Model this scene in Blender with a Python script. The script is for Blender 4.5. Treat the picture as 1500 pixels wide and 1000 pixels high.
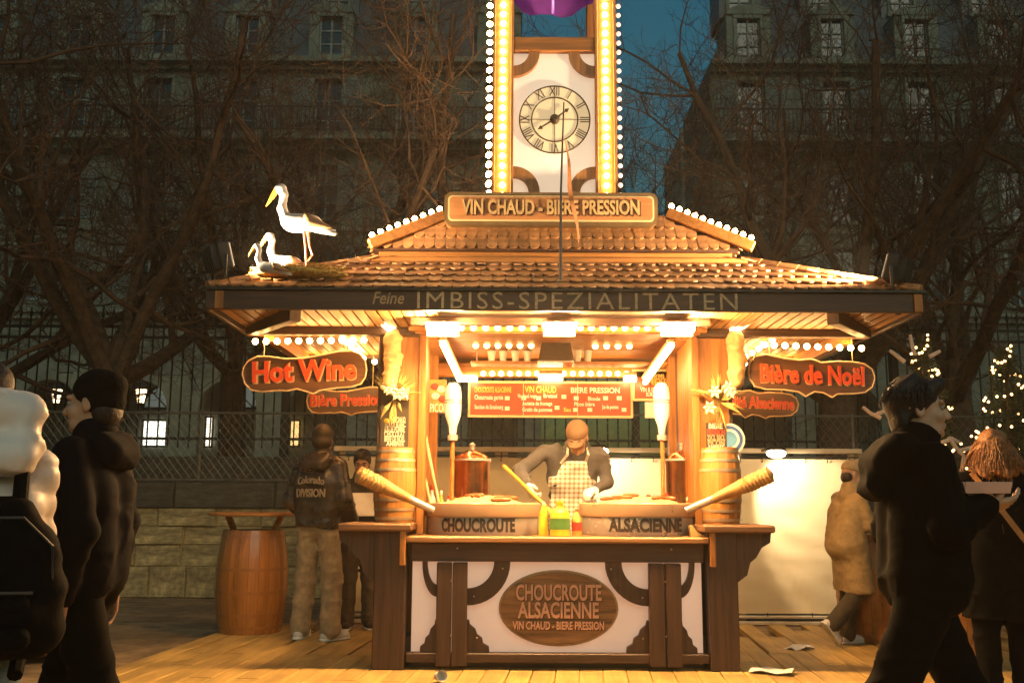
import bpy, bmesh, math, random
import numpy as np
from mathutils import Vector, Matrix, Euler, noise

R = math.radians
rnd = random.Random(7)
sc = bpy.context.scene
for _o in list(bpy.data.objects):
    bpy.data.objects.remove(_o)
COL = sc.collection

# ------------------------------------------------------------------ camera
F = 1450.0                       # focal length in pixels of the 1500 px wide photograph
HC = 1.2                         # eye height above the deck
TH = math.atan(235.0 / F)        # pitch: horizon at pixel row 735
cd = bpy.data.cameras.new('camera'); cam = bpy.data.objects.new('camera', cd); COL.objects.link(cam)
cd.sensor_width = 36.0; cd.lens = 36.0 * F / 1500.0; cd.clip_start = .05; cd.clip_end = 2000
cam.location = (0, 0, HC)
cam.rotation_euler = (Matrix.Rotation(R(90) + TH, 3, 'X') @ Matrix.Rotation(R(.3), 3, 'Z')).to_euler()
sc.camera = cam

# ------------------------------------------------------------------ sky, sun, exposure
w = bpy.data.worlds.new('World'); sc.world = w; w.use_nodes = True
nt = w.node_tree; nt.nodes.clear()
sky = nt.nodes.new('ShaderNodeTexSky'); sky.sky_type = 'NISHITA'; sky.sun_disc = False
sky.sun_elevation = R(4); sky.sun_rotation = R(200); sky.air_density = 2.0; sky.dust_density = .6; sky.ozone_density = 6.0
bg = nt.nodes.new('ShaderNodeBackground'); bg.inputs['Strength'].default_value = .15
tint = nt.nodes.new('ShaderNodeMix'); tint.data_type = 'RGBA'; tint.blend_type = 'MULTIPLY'; tint.inputs[0].default_value = 1
tint.inputs[7].default_value = (.5, 1.0, .74, 1)
out = nt.nodes.new('ShaderNodeOutputWorld')
nt.links.new(sky.outputs[0], tint.inputs[6]); nt.links.new(tint.outputs[2], bg.inputs[0]); nt.links.new(bg.outputs[0], out.inputs[0])
sl = bpy.data.lights.new('sun', 'SUN'); sun = bpy.data.objects.new('sun', sl); COL.objects.link(sun)
sl.energy = .50; sl.angle = R(40); sl.color = (1.0, .95, .66)
sun.rotation_euler = (R(58), 0, R(18))
sc.view_settings.view_transform = 'Standard'; sc.view_settings.look = 'None'
sc.view_settings.exposure = 0.35; sc.view_settings.gamma = 1.0; sc.view_settings.use_curve_mapping = False
sc.render.engine = 'CYCLES'
sc.cycles.use_denoising = True; sc.cycles.max_bounces = 6; sc.cycles.diffuse_bounces = 3; sc.cycles.glossy_bounces = 3
sc.cycles.transmission_bounces = 4; sc.cycles.transparent_max_bounces = 8; sc.cycles.sample_clamp_indirect = 3.0
sc.cycles.caustics_reflective = False; sc.cycles.caustics_refractive = False
BULB = 78.0                      # radiance of the small bulbs
LAMPW = 850.0                     # radiance of the larger lamps


def P(px, py, Y):
    """Point of the place seen at photo pixel (px, py), Y metres in front of the camera."""
    a = R(.3); dx, dy = px - 750.0, py - 500.0
    dx, dy = dx * math.cos(a) + dy * math.sin(a), -dx * math.sin(a) + dy * math.cos(a)
    u, v = dx / F, -dy / F
    d = (u, math.cos(TH) - v * math.sin(TH), math.sin(TH) + v * math.cos(TH))
    t = Y / d[1]
    return Vector((t * d[0], Y, HC + t * d[2]))


def G(py, z=0.0, px=750):
    """Distance at which height z shows on pixel row py."""
    v = (500 - py) / F
    return (z - HC) * (math.cos(TH) - v * math.sin(TH)) / (math.sin(TH) + v * math.cos(TH))


# ------------------------------------------------------------------ materials
MATS = {}


def M(name, col, rough=.6, metal=0.0, var=.18, scale=8.0, bump=.0, bscale=None, wood=None, spec=.5, rand=0.0, col2=None, coat=0.0,
      trans=0.0, dirt=0.0):
    """Procedural principled material: colour varied by noise, optional wood grain along an axis, bump, per-object random tone."""
    if name in MATS:
        return MATS[name]
    m = bpy.data.materials.new(name); m.use_nodes = True; MATS[name] = m
    n = m.node_tree.nodes; l = m.node_tree.links
    b = n['Principled BSDF']
    b.inputs['Roughness'].default_value = rough; b.inputs['Metallic'].default_value = metal
    b.inputs['Specular IOR Level'].default_value = spec
    if coat: b.inputs['Coat Weight'].default_value = coat; b.inputs['Coat Roughness'].default_value = .15
    if trans: b.inputs['Transmission Weight'].default_value = trans
    tc = n.new('ShaderNodeTexCoord'); mp = n.new('ShaderNodeMapping')
    l.new(tc.outputs['Object'], mp.inputs[0])
    if wood:
        s = [scale * 2.5] * 3; s['xyz'.index(wood)] = scale * .12
        mp.inputs['Scale'].default_value = s
    else:
        mp.inputs['Scale'].default_value = (scale,) * 3
    nz = n.new('ShaderNodeTexNoise'); nz.inputs['Scale'].default_value = 1.0; nz.inputs['Detail'].default_value = 5
    nz.inputs['Roughness'].default_value = .65
    if wood: nz.inputs['Distortion'].default_value = .6
    l.new(mp.outputs[0], nz.inputs['Vector'])
    c = Vector(col); c2 = Vector(col2) if col2 else c * (1 - var * 1.6)
    c1 = c * (1 + var) if not col2 else c
    cr = n.new('ShaderNodeValToRGB'); cr.color_ramp.elements[0].position = .32; cr.color_ramp.elements[1].position = .68
    cr.color_ramp.elements[0].color = (*[max(0, x) for x in c2], 1); cr.color_ramp.elements[1].color = (*[min(1, x) for x in c1], 1)
    l.new(nz.outputs[0], cr.inputs[0]); last = cr.outputs[0]
    if rand:
        oi = n.new('ShaderNodeObjectInfo'); mr = n.new('ShaderNodeMapRange')
        mr.inputs[3].default_value = 1 - rand; mr.inputs[4].default_value = 1 + rand
        l.new(oi.outputs['Random'], mr.inputs[0])
        mx = n.new('ShaderNodeMix'); mx.data_type = 'RGBA'; mx.blend_type = 'MULTIPLY'; mx.inputs[0].default_value = 1
        l.new(last, mx.inputs[6]); l.new(mr.outputs[0], mx.inputs[7]); last = mx.outputs[2]
    if dirt:
        n2 = n.new('ShaderNodeTexNoise'); n2.inputs['Scale'].default_value = 1.7; n2.inputs['Detail'].default_value = 6
        l.new(tc.outputs['Object'], n2.inputs['Vector'])
        r2 = n.new('ShaderNodeValToRGB'); r2.color_ramp.elements[0].position = .42; r2.color_ramp.elements[1].position = .62
        r2.color_ramp.elements[0].color = (1 - dirt,) * 3 + (1,); r2.color_ramp.elements[1].color = (1, 1, 1, 1)
        l.new(n2.outputs[0], r2.inputs[0])
        mx = n.new('ShaderNodeMix'); mx.data_type = 'RGBA'; mx.blend_type = 'MULTIPLY'; mx.inputs[0].default_value = 1
        l.new(last, mx.inputs[6]); l.new(r2.outputs[0], mx.inputs[7]); last = mx.outputs[2]
    l.new(last, b.inputs['Base Color'])
    # roughness varies a little with the same noise
    mr = n.new('ShaderNodeMapRange'); mr.inputs[3].default_value = max(0, rough - .1); mr.inputs[4].default_value = min(1, rough + .12)
    l.new(nz.outputs[0], mr.inputs[0]); l.new(mr.outputs[0], b.inputs['Roughness'])
    if bump:
        bp = n.new('ShaderNodeBump'); bp.inputs['Strength'].default_value = bump; bp.inputs['Distance'].default_value = .02
        if bscale:
            n3 = n.new('ShaderNodeTexNoise'); n3.inputs['Scale'].default_value = bscale; n3.inputs['Detail'].default_value = 4
            l.new(tc.outputs['Object'], n3.inputs['Vector']); l.new(n3.outputs[0], bp.inputs['Height'])
        else:
            l.new(nz.outputs[0], bp.inputs['Height'])
        l.new(bp.outputs[0], b.inputs['Normal'])
    return m


def E(name, col, strength):
    if name in MATS: return MATS[name]
    m = bpy.data.materials.new(name); m.use_nodes = True; MATS[name] = m
    b = m.node_tree.nodes['Principled BSDF']
    b.inputs['Base Color'].default_value = (.8, .8, .8, 1)
    b.inputs['Emission Color'].default_value = (*col, 1); b.inputs['Emission Strength'].default_value = strength
    return m


# ------------------------------------------------------------------ mesh collecting
class MB:
    def __init__(s): s.v = []; s.f = []; s.mi = []; s.cur = 0
    def face(s, idx): s.f.append(tuple(idx)); s.mi.append(s.cur)
    def box(s, x0, x1, y0, y1, z0, z1, bev=0.0):
        return s.obox(Vector(((x0+x1)/2, (y0+y1)/2, (z0+z1)/2)), (abs(x1-x0)/2, abs(y1-y0)/2, abs(z1-z0)/2), None, bev)
    def obox(s, c, h, rot=None, bev=0.0):
        c = Vector(c); b = min(bev, .45 * min(h)); k = len(s.v)
        if b <= 0:
            for sz in (-1, 1):
                for sx, sy in ((-1,-1),(1,-1),(1,1),(-1,1)):
                    p = Vector((sx*h[0], sy*h[1], sz*h[2])); s.v.append(c + (rot @ p if rot else p))
            for q in ((3,2,1,0),(4,5,6,7),(0,1,5,4),(1,2,6,5),(2,3,7,6),(3,0,4,7)): s.face([k+i for i in q])
            return
        rings = ((-1, b, 0), (-1, 0, b), (1, 0, b), (1, b, 0))   # chamfered box
        for sz, ins, dz in rings:
            for sx, sy in ((-1,-1),(1,-1),(1,1),(-1,1)):
                hx, hy = h[0]-ins, h[1]-ins
                z = sz * (h[2] - dz)
                for a in ((1,0),(0,1)) if (sx*sy > 0) else ((0,1),(1,0)):
                    p = Vector((sx*(hx - (0 if a[0] else b)), sy*(hy - (0 if a[1] else b)), z)) if ins == 0 else Vector((sx*(hx - (0 if a[0] else b*.3)), sy*(hy - (0 if a[1] else b*.3)), z))
                    s.v.append(c + (rot @ p if rot else p))
        for r in range(3):
            for i in range(8):
                j = (i+1) % 8; s.face((k+r*8+i, k+r*8+j, k+r*8+8+j, k+r*8+8+i))
        s.face([k+7-i for i in range(8)]); s.face([k+24+i for i in range(8)])
    def bar(s, a, b, wx, wy, bev=0.0, up=Vector((0,0,1))):
        """square bar from a to b, wx wide across, wy along the up side"""
        a = Vector(a); b = Vector(b); d = b - a; L = d.length; d.normalize()
        if abs(d.dot(up)) > .98: up = Vector((0,1,0))
        x = d.cross(up).normalized(); u = x.cross(d)
        s.obox((a+b)/2, (wx/2, L/2, wy/2), Matrix((x, d, u)).transposed(), bev)
    def tube(s, pts, rad, n=8, cap=True):
        pts = [Vector(p) for p in pts]; m = len(pts)
        if not hasattr(rad, '__len__'): rad = [rad]*m
        k0 = len(s.v); ref = Vector((0.13,0.29,1)).normalized()
        for i, p in enumerate(pts):
            d = (pts[min(i+1,m-1)] - pts[max(i-1,0)])
            if d.length < 1e-9: d = Vector((0,0,1))
            d.normalize()
            x = d.cross(ref)
            if x.length < .05: x = d.cross(Vector((1,0,0)))
            x.normalize(); y = d.cross(x)
            for j in range(n):
                a = 2*math.pi*j/n; s.v.append(p + (x*math.cos(a) + y*math.sin(a))*rad[i])
        for i in range(m-1):
            for j in range(n):
                q = (j+1) % n
                s.face((k0+i*n+j, k0+i*n+q, k0+(i+1)*n+q, k0+(i+1)*n+j))
        if cap:
            s.face([k0+n-1-j for j in range(n)]); s.face([k0+(m-1)*n+j for j in range(n)])
    def lathe(s, prof, c=(0,0,0), n=24, axis=None):
        """profile of (radius, height) turned about the vertical (or a given rotation matrix) through c"""
        c = Vector(c); k = len(s.v); m = len(prof)
        for r, z in prof:
            for j in range(n):
                a = 2*math.pi*j/n; p = Vector((r*math.cos(a), r*math.sin(a), z))
                s.v.append(c + (axis @ p if axis else p))
        for i in range(m-1):
            for j in range(n):
                q = (j+1) % n; s.face((k+i*n+j, k+i*n+q, k+(i+1)*n+q, k+(i+1)*n+j))
        if prof[0][0] > 1e-6: s.face([k+n-1-j for j in range(n)])
        if prof[-1][0] > 1e-6: s.face([k+(m-1)*n+j for j in range(n)])
    def prism(s, poly, y0, y1, o=(0,0,0), rot=None):
        """outline in (x, z), thick from y0 to y1"""
        k = len(s.v); n = len(poly); o = Vector(o)
        ar = sum(poly[i][0]*poly[(i+1)%n][1]-poly[(i+1)%n][0]*poly[i][1] for i in range(n))
        if ar < 0: poly = poly[::-1]
        for y in (y0, y1):
            for x, z in poly:
                p = Vector((x, y, z)); s.v.append(o + (rot @ p if rot else p))
        if y1 < y0: pass
        s.face([k+i for i in range(n)]); s.face([k+2*n-1-i for i in range(n)])
        for i in range(n):
            j = (i+1) % n; s.face((k+j, k+i, k+n+i, k+n+j))
    def ball(s, c, r, n=8, m=6, rot=None):
        c = Vector(c)
        if not hasattr(r, '__len__'): r = (r, r, r)
        k = len(s.v)
        for i in range(m+1):
            t = math.pi*i/m
            for j in range(n):
                a = 2*math.pi*j/n
                p = Vector((r[0]*math.sin(t)*math.cos(a), r[1]*math.sin(t)*math.sin(a), -r[2]*math.cos(t)))
                s.v.append(c + (rot @ p if rot else p))
        for i in range(m):
            for j in range(n):
                q = (j+1) % n; s.face((k+i*n+j, k+i*n+q, k+(i+1)*n+q, k+(i+1)*n+j))
    def data(s, name, mat, smooth=False):
        me = bpy.data.meshes.new(name)
        me.from_pydata([tuple(v) for v in s.v], [], s.f)
        for m in (mat if isinstance(mat, (list, tuple)) else [mat]): me.materials.append(m)
        me.polygons.foreach_set('material_index', s.mi)
        if smooth: 
            me.polygons.foreach_set('use_smooth', [True]*len(me.polygons))
            try: me.set_sharp_from_angle(angle=R(40))
            except Exception: pass
        me.update()
        return me
    def build(s, name, mat, parent=None, smooth=False, local=False):
        return link(name, s.data(name, mat, smooth), parent, local)


def link(name, data, parent=None, local=False, loc=None, rot=None, scale=None):
    """Put data into the scene in world coordinates, as a child that keeps them (local=True: in the parent's own frame)."""
    o = bpy.data.objects.new(name, data); COL.objects.link(o)
    if loc is not None: o.location = loc
    if rot is not None: o.rotation_euler = rot
    if scale is not None: o.scale = scale if hasattr(scale, '__len__') else (scale,)*3
    if parent is not None:
        o.parent = parent
        if not local:
            top = parent
            while top.parent: top = top.parent
            if parent is top: o.matrix_parent_inverse = WM(parent).inverted()
            else: o.matrix_parent_inverse = WM(parent).inverted()
    return o


def WM(o):
    m = Matrix.LocRotScale(o.location, o.rotation_euler, o.scale)
    return WM(o.parent) @ o.matrix_parent_inverse @ m if o.parent else m


def tag(o, label=None, cat=None, group=None, kind=None):
    if label: o['label'] = label
    if cat: o['category'] = cat
    if group: o['group'] = group
    if kind: o['kind'] = kind
    return o


def thing(name, label, cat, loc=(0,0,0), rotz=0.0, group=None, scale=None):
    o = bpy.data.objects.new(name, None); COL.objects.link(o); o.location = loc; o.rotation_euler = (0, 0, rotz)
    o.empty_display_size = .1
    if scale: o.scale = (scale,)*3
    return tag(o, label, cat, group)


def copy_tree(o, parent=None):
    c = o.copy(); COL.objects.link(c); c.parent = parent
    for ch in [x for x in bpy.data.objects if x.parent == o]: copy_tree(ch, c)
    return c


_TXT = {}
def text_data(name, s, size, mat, extrude=.006, bold=0.0, shear=0.0, spacing=1.0, sx=1.0, align='CENTER', bend=None):
    cu = bpy.data.curves.new('t', 'FONT'); cu.body = s; cu.size = size; cu.extrude = extrude; cu.offset = bold
    cu.shear = shear; cu.space_character = spacing; cu.align_x = align; cu.align_y = 'CENTER'; cu.resolution_u = 3
    o = bpy.data.objects.new('t', cu); COL.objects.link(o)
    dg = bpy.context.evaluated_depsgraph_get(); dg.update()
    me = bpy.data.meshes.new_from_object(o.evaluated_get(dg))
    bpy.data.objects.remove(o); bpy.data.curves.remove(cu)
    me.name = name; me.materials.clear(); me.materials.append(mat)
    for v in me.vertices:
        v.co.x *= sx
        if bend: v.co = bend(v.co)
    return me


def text(name, s, size, mat, loc, parent, tilt=0.0, yaw=0.0, **kw):
    """lettering facing the viewer (-Y), centred at loc"""
    me = text_data(name, s, size, mat, **kw)
    rot = (Matrix.Rotation(yaw, 3, 'Z') @ Matrix.Rotation(R(90), 3, 'X') @ Matrix.Rotation(tilt, 3, 'Z')).to_euler()
    return link(name, me, parent, loc=loc, rot=rot)


def rounded(w, h, r, n=5):
    pts = []
    for cx, cz, a0 in ((w/2-r, h/2-r, 0), (-w/2+r, h/2-r, 90), (-w/2+r, -h/2+r, 180), (w/2-r, -h/2+r, 270)):
        for i in range(n+1):
            a = R(a0 + 90*i/n); pts.append((cx + r*math.cos(a), cz + r*math.sin(a)))
    return pts


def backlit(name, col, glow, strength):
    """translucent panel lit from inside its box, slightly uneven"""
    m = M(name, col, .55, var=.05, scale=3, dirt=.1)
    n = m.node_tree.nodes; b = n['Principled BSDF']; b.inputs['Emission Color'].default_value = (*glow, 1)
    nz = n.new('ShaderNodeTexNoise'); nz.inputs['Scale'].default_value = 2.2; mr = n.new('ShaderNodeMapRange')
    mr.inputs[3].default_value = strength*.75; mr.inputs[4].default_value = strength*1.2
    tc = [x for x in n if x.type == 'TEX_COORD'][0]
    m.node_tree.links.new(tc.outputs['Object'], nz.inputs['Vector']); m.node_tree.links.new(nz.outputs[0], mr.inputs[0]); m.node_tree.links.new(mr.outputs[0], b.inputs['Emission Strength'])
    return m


# ------------------------------------------------------------------ shared materials
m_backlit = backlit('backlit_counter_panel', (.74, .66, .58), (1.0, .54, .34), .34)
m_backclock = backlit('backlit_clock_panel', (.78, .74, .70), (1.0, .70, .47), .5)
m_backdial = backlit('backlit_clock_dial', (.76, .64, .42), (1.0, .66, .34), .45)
AMB = (1.0, .60, .24)
m_bulb = E('bulb_glow', (1.0, .53, .17), BULB)
m_ibulb = E('inside_bulb_glow', (1.0, .53, .17), BULB * .4)
m_tbulb = E('tower_bulb_glow', (1.0, .55, .19), BULB * .8)
m_dimbulb = E('dim_bulb_glow', (1.0, .5, .35), 1.2)
m_lamp = E('lamp_glow', (1.0, .57, .22), LAMPW)
m_tube = E('tube_glow', (1.0, .62, .26), LAMPW * .035)
m_dark = M('dark_stained_wood', (.055, .026, .014), .5, wood='z', scale=14, var=.35, bump=.15)
m_darkx = M('dark_stained_wood_across', (.055, .026, .014), .5, wood='x', scale=14, var=.35, bump=.15)
m_wood = M('amber_wood', (.40, .155, .03), .5, wood='z', scale=10, var=.28, bump=.12)
m_woodx = M('amber_wood_across', (.40, .155, .03), .5, wood='x', scale=10, var=.28, bump=.12)
m_woody = M('amber_wood_deep', (.40, .155, .03), .5, wood='y', scale=10, var=.28, bump=.12, rand=.2)
m_white = M('cream_panel', (.74, .69, .60), .55, var=.05, scale=3, dirt=.08)
m_steel = M('brushed_steel', (.72, .68, .62), .24, metal=.6, var=.03, scale=4)
m_copper = M('copper', (.72, .33, .16), .22, metal=1.0, var=.12, scale=12)
m_black = M('black_metal', (.016, .015, .014), .45, var=.2, scale=12)
m_iron = M('dark_iron', (.018, .018, .017), .6, var=.3, scale=10)
m_cream = M('cream_letter', (.75, .55, .28), .5, var=.06)
# ================================================================== ground and deck
m_ground = M('sandy_asphalt', (.32, .215, .105), .9, var=.3, scale=5, bump=.4, bscale=60, dirt=.35)
b = MB(); b.v = [(-400,-60,-.07),(400,-60,-.07),(400,600,-.07),(-400,600,-.07)]; b.face((0,1,2,3))
tag(b.build('ground', m_ground), kind='structure')

m_plank = M('deck_plank_wood', (.52, .335, .10), .6, wood='y', scale=9, var=.2, bump=.2, rand=.08, dirt=.25)
deck = tag(bpy.data.objects.new('deck', None), kind='structure'); COL.objects.link(deck)
DA = R(-4.5)
b = MB(); 
W_, L_ = .168, 2.6
b.box(-W_/2+.002, W_/2-.002, -L_/2+.003, L_/2-.004, -.055, 0, bev=.006)
plank = b.data('plank', m_plank)
Rm = Matrix.Rotation(DA, 3, 'Z')
npl = 0
for i in range(-20, 34):
    for j in range(-1, 3):
        p = Rm @ Vector((i*W_, 3.0 + j*L_ + (1.1 if i % 2 else 0) + (.5 if i % 3 == 0 else 0), 0))
        if p.y > 10.6 or p.y < 1.2: continue
        sy = 1.0
        if p.y + L_/2 > 10.3: sy = max(.1, (10.3 - p.y + L_/2) / L_); p.y -= (L_ - L_*sy)/2
        link('plank', plank, deck, loc=(p.x, p.y, rnd.uniform(-.002, .002)), rot=(0, rnd.uniform(-.004,.004), DA), scale=(1, sy, 1)); npl += 1
# orange mat at the left deck edge
m_mat = M('orange_mat', (.75, .19, .03), .8, var=.1)
b = MB(); c = P(62, 955, G(955)); b.obox((c.x-.12, c.y, .009), (.42, .36, .006), Matrix.Rotation(.3, 3, 'Z'), .004)
tag(b.build('floor_mat', m_mat), 'flat orange mat on the ground behind the white puffer jacket', 'mat')
# litter
m_paper = M('white_paper', (.82, .78, .72), .7, var=.04)
def sheet(name, label, c, sx, sy, rz, seed, mat=m_paper):
    bm = MB(); n = 7; r = random.Random(seed)
    ph = [r.uniform(0, 6) for _ in range(4)]
    for lay in (0, .003):
        for i in range(n):
            for j in range(n):
                u, v = i/(n-1)-.5, j/(n-1)-.5
                z = .012 + .010*math.sin(7*u+ph[0]) + .010*math.sin(6*v+5*u+ph[1]) + lay + .05*max(0, u-.2)**1
                bm.v.append((c[0] + math.cos(rz)*u*sx - math.sin(rz)*v*sy, c[1] + math.sin(rz)*u*sx + math.cos(rz)*v*sy, c[2] + z))
    for lay in (0, 1):
        for i in range(n-1):
            for j in range(n-1):
                q = [lay*n*n + a for a in (i*n+j, (i+1)*n+j, (i+1)*n+j+1, i*n+j+1)]
                bm.face(q if lay else q[::-1])
    tag(bm.build(name, mat, None, True), label, 'litter', 'paper litter on the deck')
c = P(1172, 948, G(948)); sheet('paper_napkin', 'crumpled white napkin on the planks nearest the tarp', (c.x, c.y, 0), .22, .16, .4, 1)
c = P(1132, 983, G(983)); sheet('paper_napkin', 'pale flat napkin on the planks beside the right counter post', (c.x, c.y, 0), .30, .2, -.5, 5)
b = MB(); c = P(641, 996, G(998)); rot = Matrix.Rotation(R(80), 3, 'X') @ Matrix.Rotation(.4, 3, 'Y')
b.lathe([(.0, 0), (.028, 0), (.037, .09), (.039, .092), (.036, .088), (.027, .004), (0, .004)], (c.x, c.y, .036), 16, rot)
tag(b.build('paper_cup', m_paper, None, True), 'crushed white paper cup lying in front of the counter', 'cup')

# ================================================================== terrace wall with its blocks, chain link fence, iron railing
WY = 13.4
m_stone = M('old_limestone', (.52, .39, .19), .9, var=.3, scale=6, bump=.6, bscale=22, rand=.1, dirt=.4)
m_mortar = M('wall_mortar', (.42, .32, .16), .95, var=.2, scale=9, bump=.4)
m_cope = M('dark_coping_stone', (.085, .075, .055), .9, var=.3, scale=6, bump=.4, bscale=25, rand=.15)
wall = thing('terrace_wall', 'old limestone block wall with dark coping below the chain link fence', 'wall', (0, WY, -.07))
b = MB(); b.box(-13, 13, WY+.03, WY+.6, -.07, 1.1); b.build('core', m_mortar, wall)
b = MB(); b.box(-.5, .5, 0, .1, -.5, .5, bev=.03); blk = b.data('stone_block', m_stone)
rows = [(-.07, .34), (.34, .62), (.62, .86), (.86, 1.1)]
for ri, (z0, z1) in enumerate(rows):
    x = -12.6 + .2*ri
    while x < 12.5:
        wd = rnd.uniform(.45, 1.05)
        if x < -1.0 or x > 4.0:
            link('stone_block', blk, wall, loc=(x+wd/2, WY+rnd.uniform(-.035, .015), (z0+z1)/2), rot=(0, rnd.uniform(-.012,.012), 0), scale=(wd-.012, 1, z1-z0-.012))
        x += wd
x = -12.6
b = MB(); b.box(-.5, .5, 0, .55, -.5, .5, bev=.02); cop = b.data('coping_stone', m_cope)
while x < 12.5:
    wd = 1.35
    link('coping_stone', cop, wall, loc=(x+wd/2, WY-.06+rnd.uniform(-.01,.01), 1.27), scale=(wd-.012, 1.05, .32)); x += wd

m_wire = M('galvanised_wire', (.20, .18, .14), .5, metal=.6, var=.2)
fz0, fz1 = 1.45, P(400, 605, WY+.1).z
cf = thing('chain_link_fence', 'galvanised chain link fence standing along the top of the terrace wall', 'fence', (0, WY+.1, 1.43))
b = MB(); s = .11; r = .0035
x = -12.0
while x < 12.0:
    n = int((fz1-fz0)/s)
    for dirn in (1, -1):
        a = Vector((x, WY+.1 + .003*dirn, fz0)); e = Vector((x + dirn*(fz1-fz0)*.8, WY+.1 + .003*dirn, fz1))
        b.tube([a, e], r, 3, False)
    x += s
tag(b.build('wire_mesh', m_wire, cf), kind='stuff')
for z in (fz0+.02, fz1):
    b = MB(); b.tube([(-12.5, WY+.1, z), (12.5, WY+.1, z)], .017, 6); b.build('rail', m_wire, cf)
for px in (-60, 293, 640, 1010, 1250, 1560):
    q = P(px, 640, WY+.13); b = MB(); b.tube([(q.x, WY+.14, fz0-.03), (q.x, WY+.14, fz1+.04)], .024, 6); b.build('post', m_wire, cf)

RY = 16.3
rl = thing('iron_railing', 'tall black iron railing with pointed bars behind the chain link fence', 'railing', (0, RY, 1.9))
b = MB(); b.tube([(0,RY,1.9-1.9), (0,RY,2.15)], .012, 5); 
zt = P(750, 468, RY).z
b = MB(); b.tube([(0,0,0), (0,0,zt-2.05)], .0145, 5); b.lathe([(.0145,0),(.03,.05),(.022,.09),(0,.2)], (0,0,zt-2.05), 5); barm = b.data('bar', m_iron)
x = -9.6
while x < 9.7:
    link('bar', barm, rl, loc=(x, RY, 2.05)); x += .172
for z in (2.2, P(750, 497, RY).z, P(750, 481, RY).z):
    b = MB(); b.box(-9.8, 9.8, RY-.03, RY+.03, z-.022, z+.022); b.build('rail', m_iron, rl)
for px in (-20, 420, 930, 1310):
    q = P(px, 560, RY); b = MB(); b.box(q.x-.06, q.x+.06, RY-.08, RY+.08, 1.9, zt+.12, bev=.01); b.lathe([(.06,0),(.09,.06),(0,.2)], (q.x, RY, zt+.12), 8); b.build('post', m_iron, rl)
b = MB(); b.box(-14, 14, RY-.3, RY+.6, -.07, 1.9, bev=.02)
tag(b.build('railing_wall', m_cope), 'low dark stone base wall carrying the iron railing', 'wall')

# ================================================================== tarpaulin fence behind the kiosk
TY = 10.75
m_tarp = M('cream_tarpaulin', (.76, .61, .36), .5, var=.04, scale=2, bump=.12, bscale=5)
m_frame = M('pale_painted_frame', (.62, .50, .33), .5, var=.1)
tp = thing('tarpaulin_fence', 'cream tarpaulin stretched on a pale frame behind the kiosk', 'fence', (P(880, 900, TY).x, TY, 0))
xl, xr = P(492, 780, TY).x, P(1264, 780, TY).x
zt_, zb_ = P(900, 671, TY).z, P(900, 897, TY).z
bm = MB(); nx, nz_ = 90, 30
def tarp_y(u, v):
    return TY + .03*max(0, math.sin(u*44 + 9*v))**6*(.3+.7*(1-v)) + .012*math.sin(u*31 + 3*v) + .015*noise.noise((u*9, v*3, 1)) + .02*noise.noise((u*22 + v*10, v*9 - u*6, 4))*(.4 + v*(1-v)*2)
for lay in (0, .006):
    for i in range(nx+1):
        for j in range(nz_+1):
            u, v = i/nx, j/nz_
            bm.v.append((xl + (xr-xl)*u, tarp_y(u, v) + lay, zb_ + (zt_-zb_)*v))
K = (nx+1)*(nz_+1)
for i in range(nx):
    for j in range(nz_):
        q = [i*(nz_+1)+j, (i+1)*(nz_+1)+j, (i+1)*(nz_+1)+j+1, i*(nz_+1)+j+1]
        bm.face(q); bm.face([K+a for a in q[::-1]])
tarp = bm.build('tarpaulin', m_tarp, tp, True)
b = MB(); b.tube([(0,0,0),(0,-.02,.01),(0,-.02,-.02),(0,.0,-.035)], .006, 5); hk = b.data('hook', m_black)
for k in range(24):
    x = xl + (xr-xl)*(k+.5)/24
    link('hook', hk, tp, loc=(x, TY-.012, zt_)); 
    if k % 2: link('hook', hk, tp, loc=(x, TY-.012, zb_))
for z, hh in ((P(900, 659, TY).z, .055), (P(900, 902, TY).z, .03), (P(900, 911, TY).z, .04)):
    b = MB(); b.box(xl-.05, xr+.03, TY-.03, TY+.03, z-hh/2, z+hh/2, bev=.008); b.build('rail', m_frame, tp)
b = MB(); b.tube([(xl, TY-.02, P(900,668,TY).z), (xr, TY-.02, P(900,668,TY).z)], .008, 6); b.build('tension_bar', m_black, tp)
for px in (497, 728, 739, 1086, 1254, 1266):
    x = P(px, 780, TY).x; b = MB(); b.box(x-.03, x+.03, TY+.02, TY+.075, -.07, P(900, 655, TY).z, bev=.006); b.build('post', m_frame, tp)

# two work lamps clipped to the fence
def work_lamp(label, px, py, tx, ty, en):
    c = P(px, py, TY-.6); t = P(tx, ty, TY)
    root = thing('work_lamp', label, 'lamp', c, group='work lamps on the tarpaulin fence')
    d = (t - c).normalized(); rot = d.to_track_quat('Z', 'Y').to_matrix()
    b = MB(); b.lathe([(0, .062), (.07, .058), (.105, .03), (.11, .03), (.08, .064), (0, .07)], c, 18); b.build('shade', m_black, root, True)
    b = MB(); b.ball(c, (.10,.05,.045), 14, 8); b.build('bulb', E('work_bulb', (1, .75, .45), 40), root, True)
    b = MB(); b.bar(c + Vector((0,.0,.08)), (c.x, TY-.03, P(900, 659, TY).z), .018, .018); b.build('bracket', m_black, root)
    l = bpy.data.lights.new('beam', 'SPOT'); l.energy = en; l.color = (1, .80, .56); l.spot_size = R(82); l.spot_blend = .35; l.shadow_soft_size = .04
    lo = link('beam', l, root, loc=c + d*.075); lo.rotation_euler = (-d).to_track_quat('Z', 'Y').to_euler()
work_lamp('glaring work lamp on the tarp frame right of the right pillar', 1137, 664, 1172, 728, 85)
work_lamp('glaring work lamp behind the vendor left of the dispenser', 877, 661, 925, 728, 55)

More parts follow.
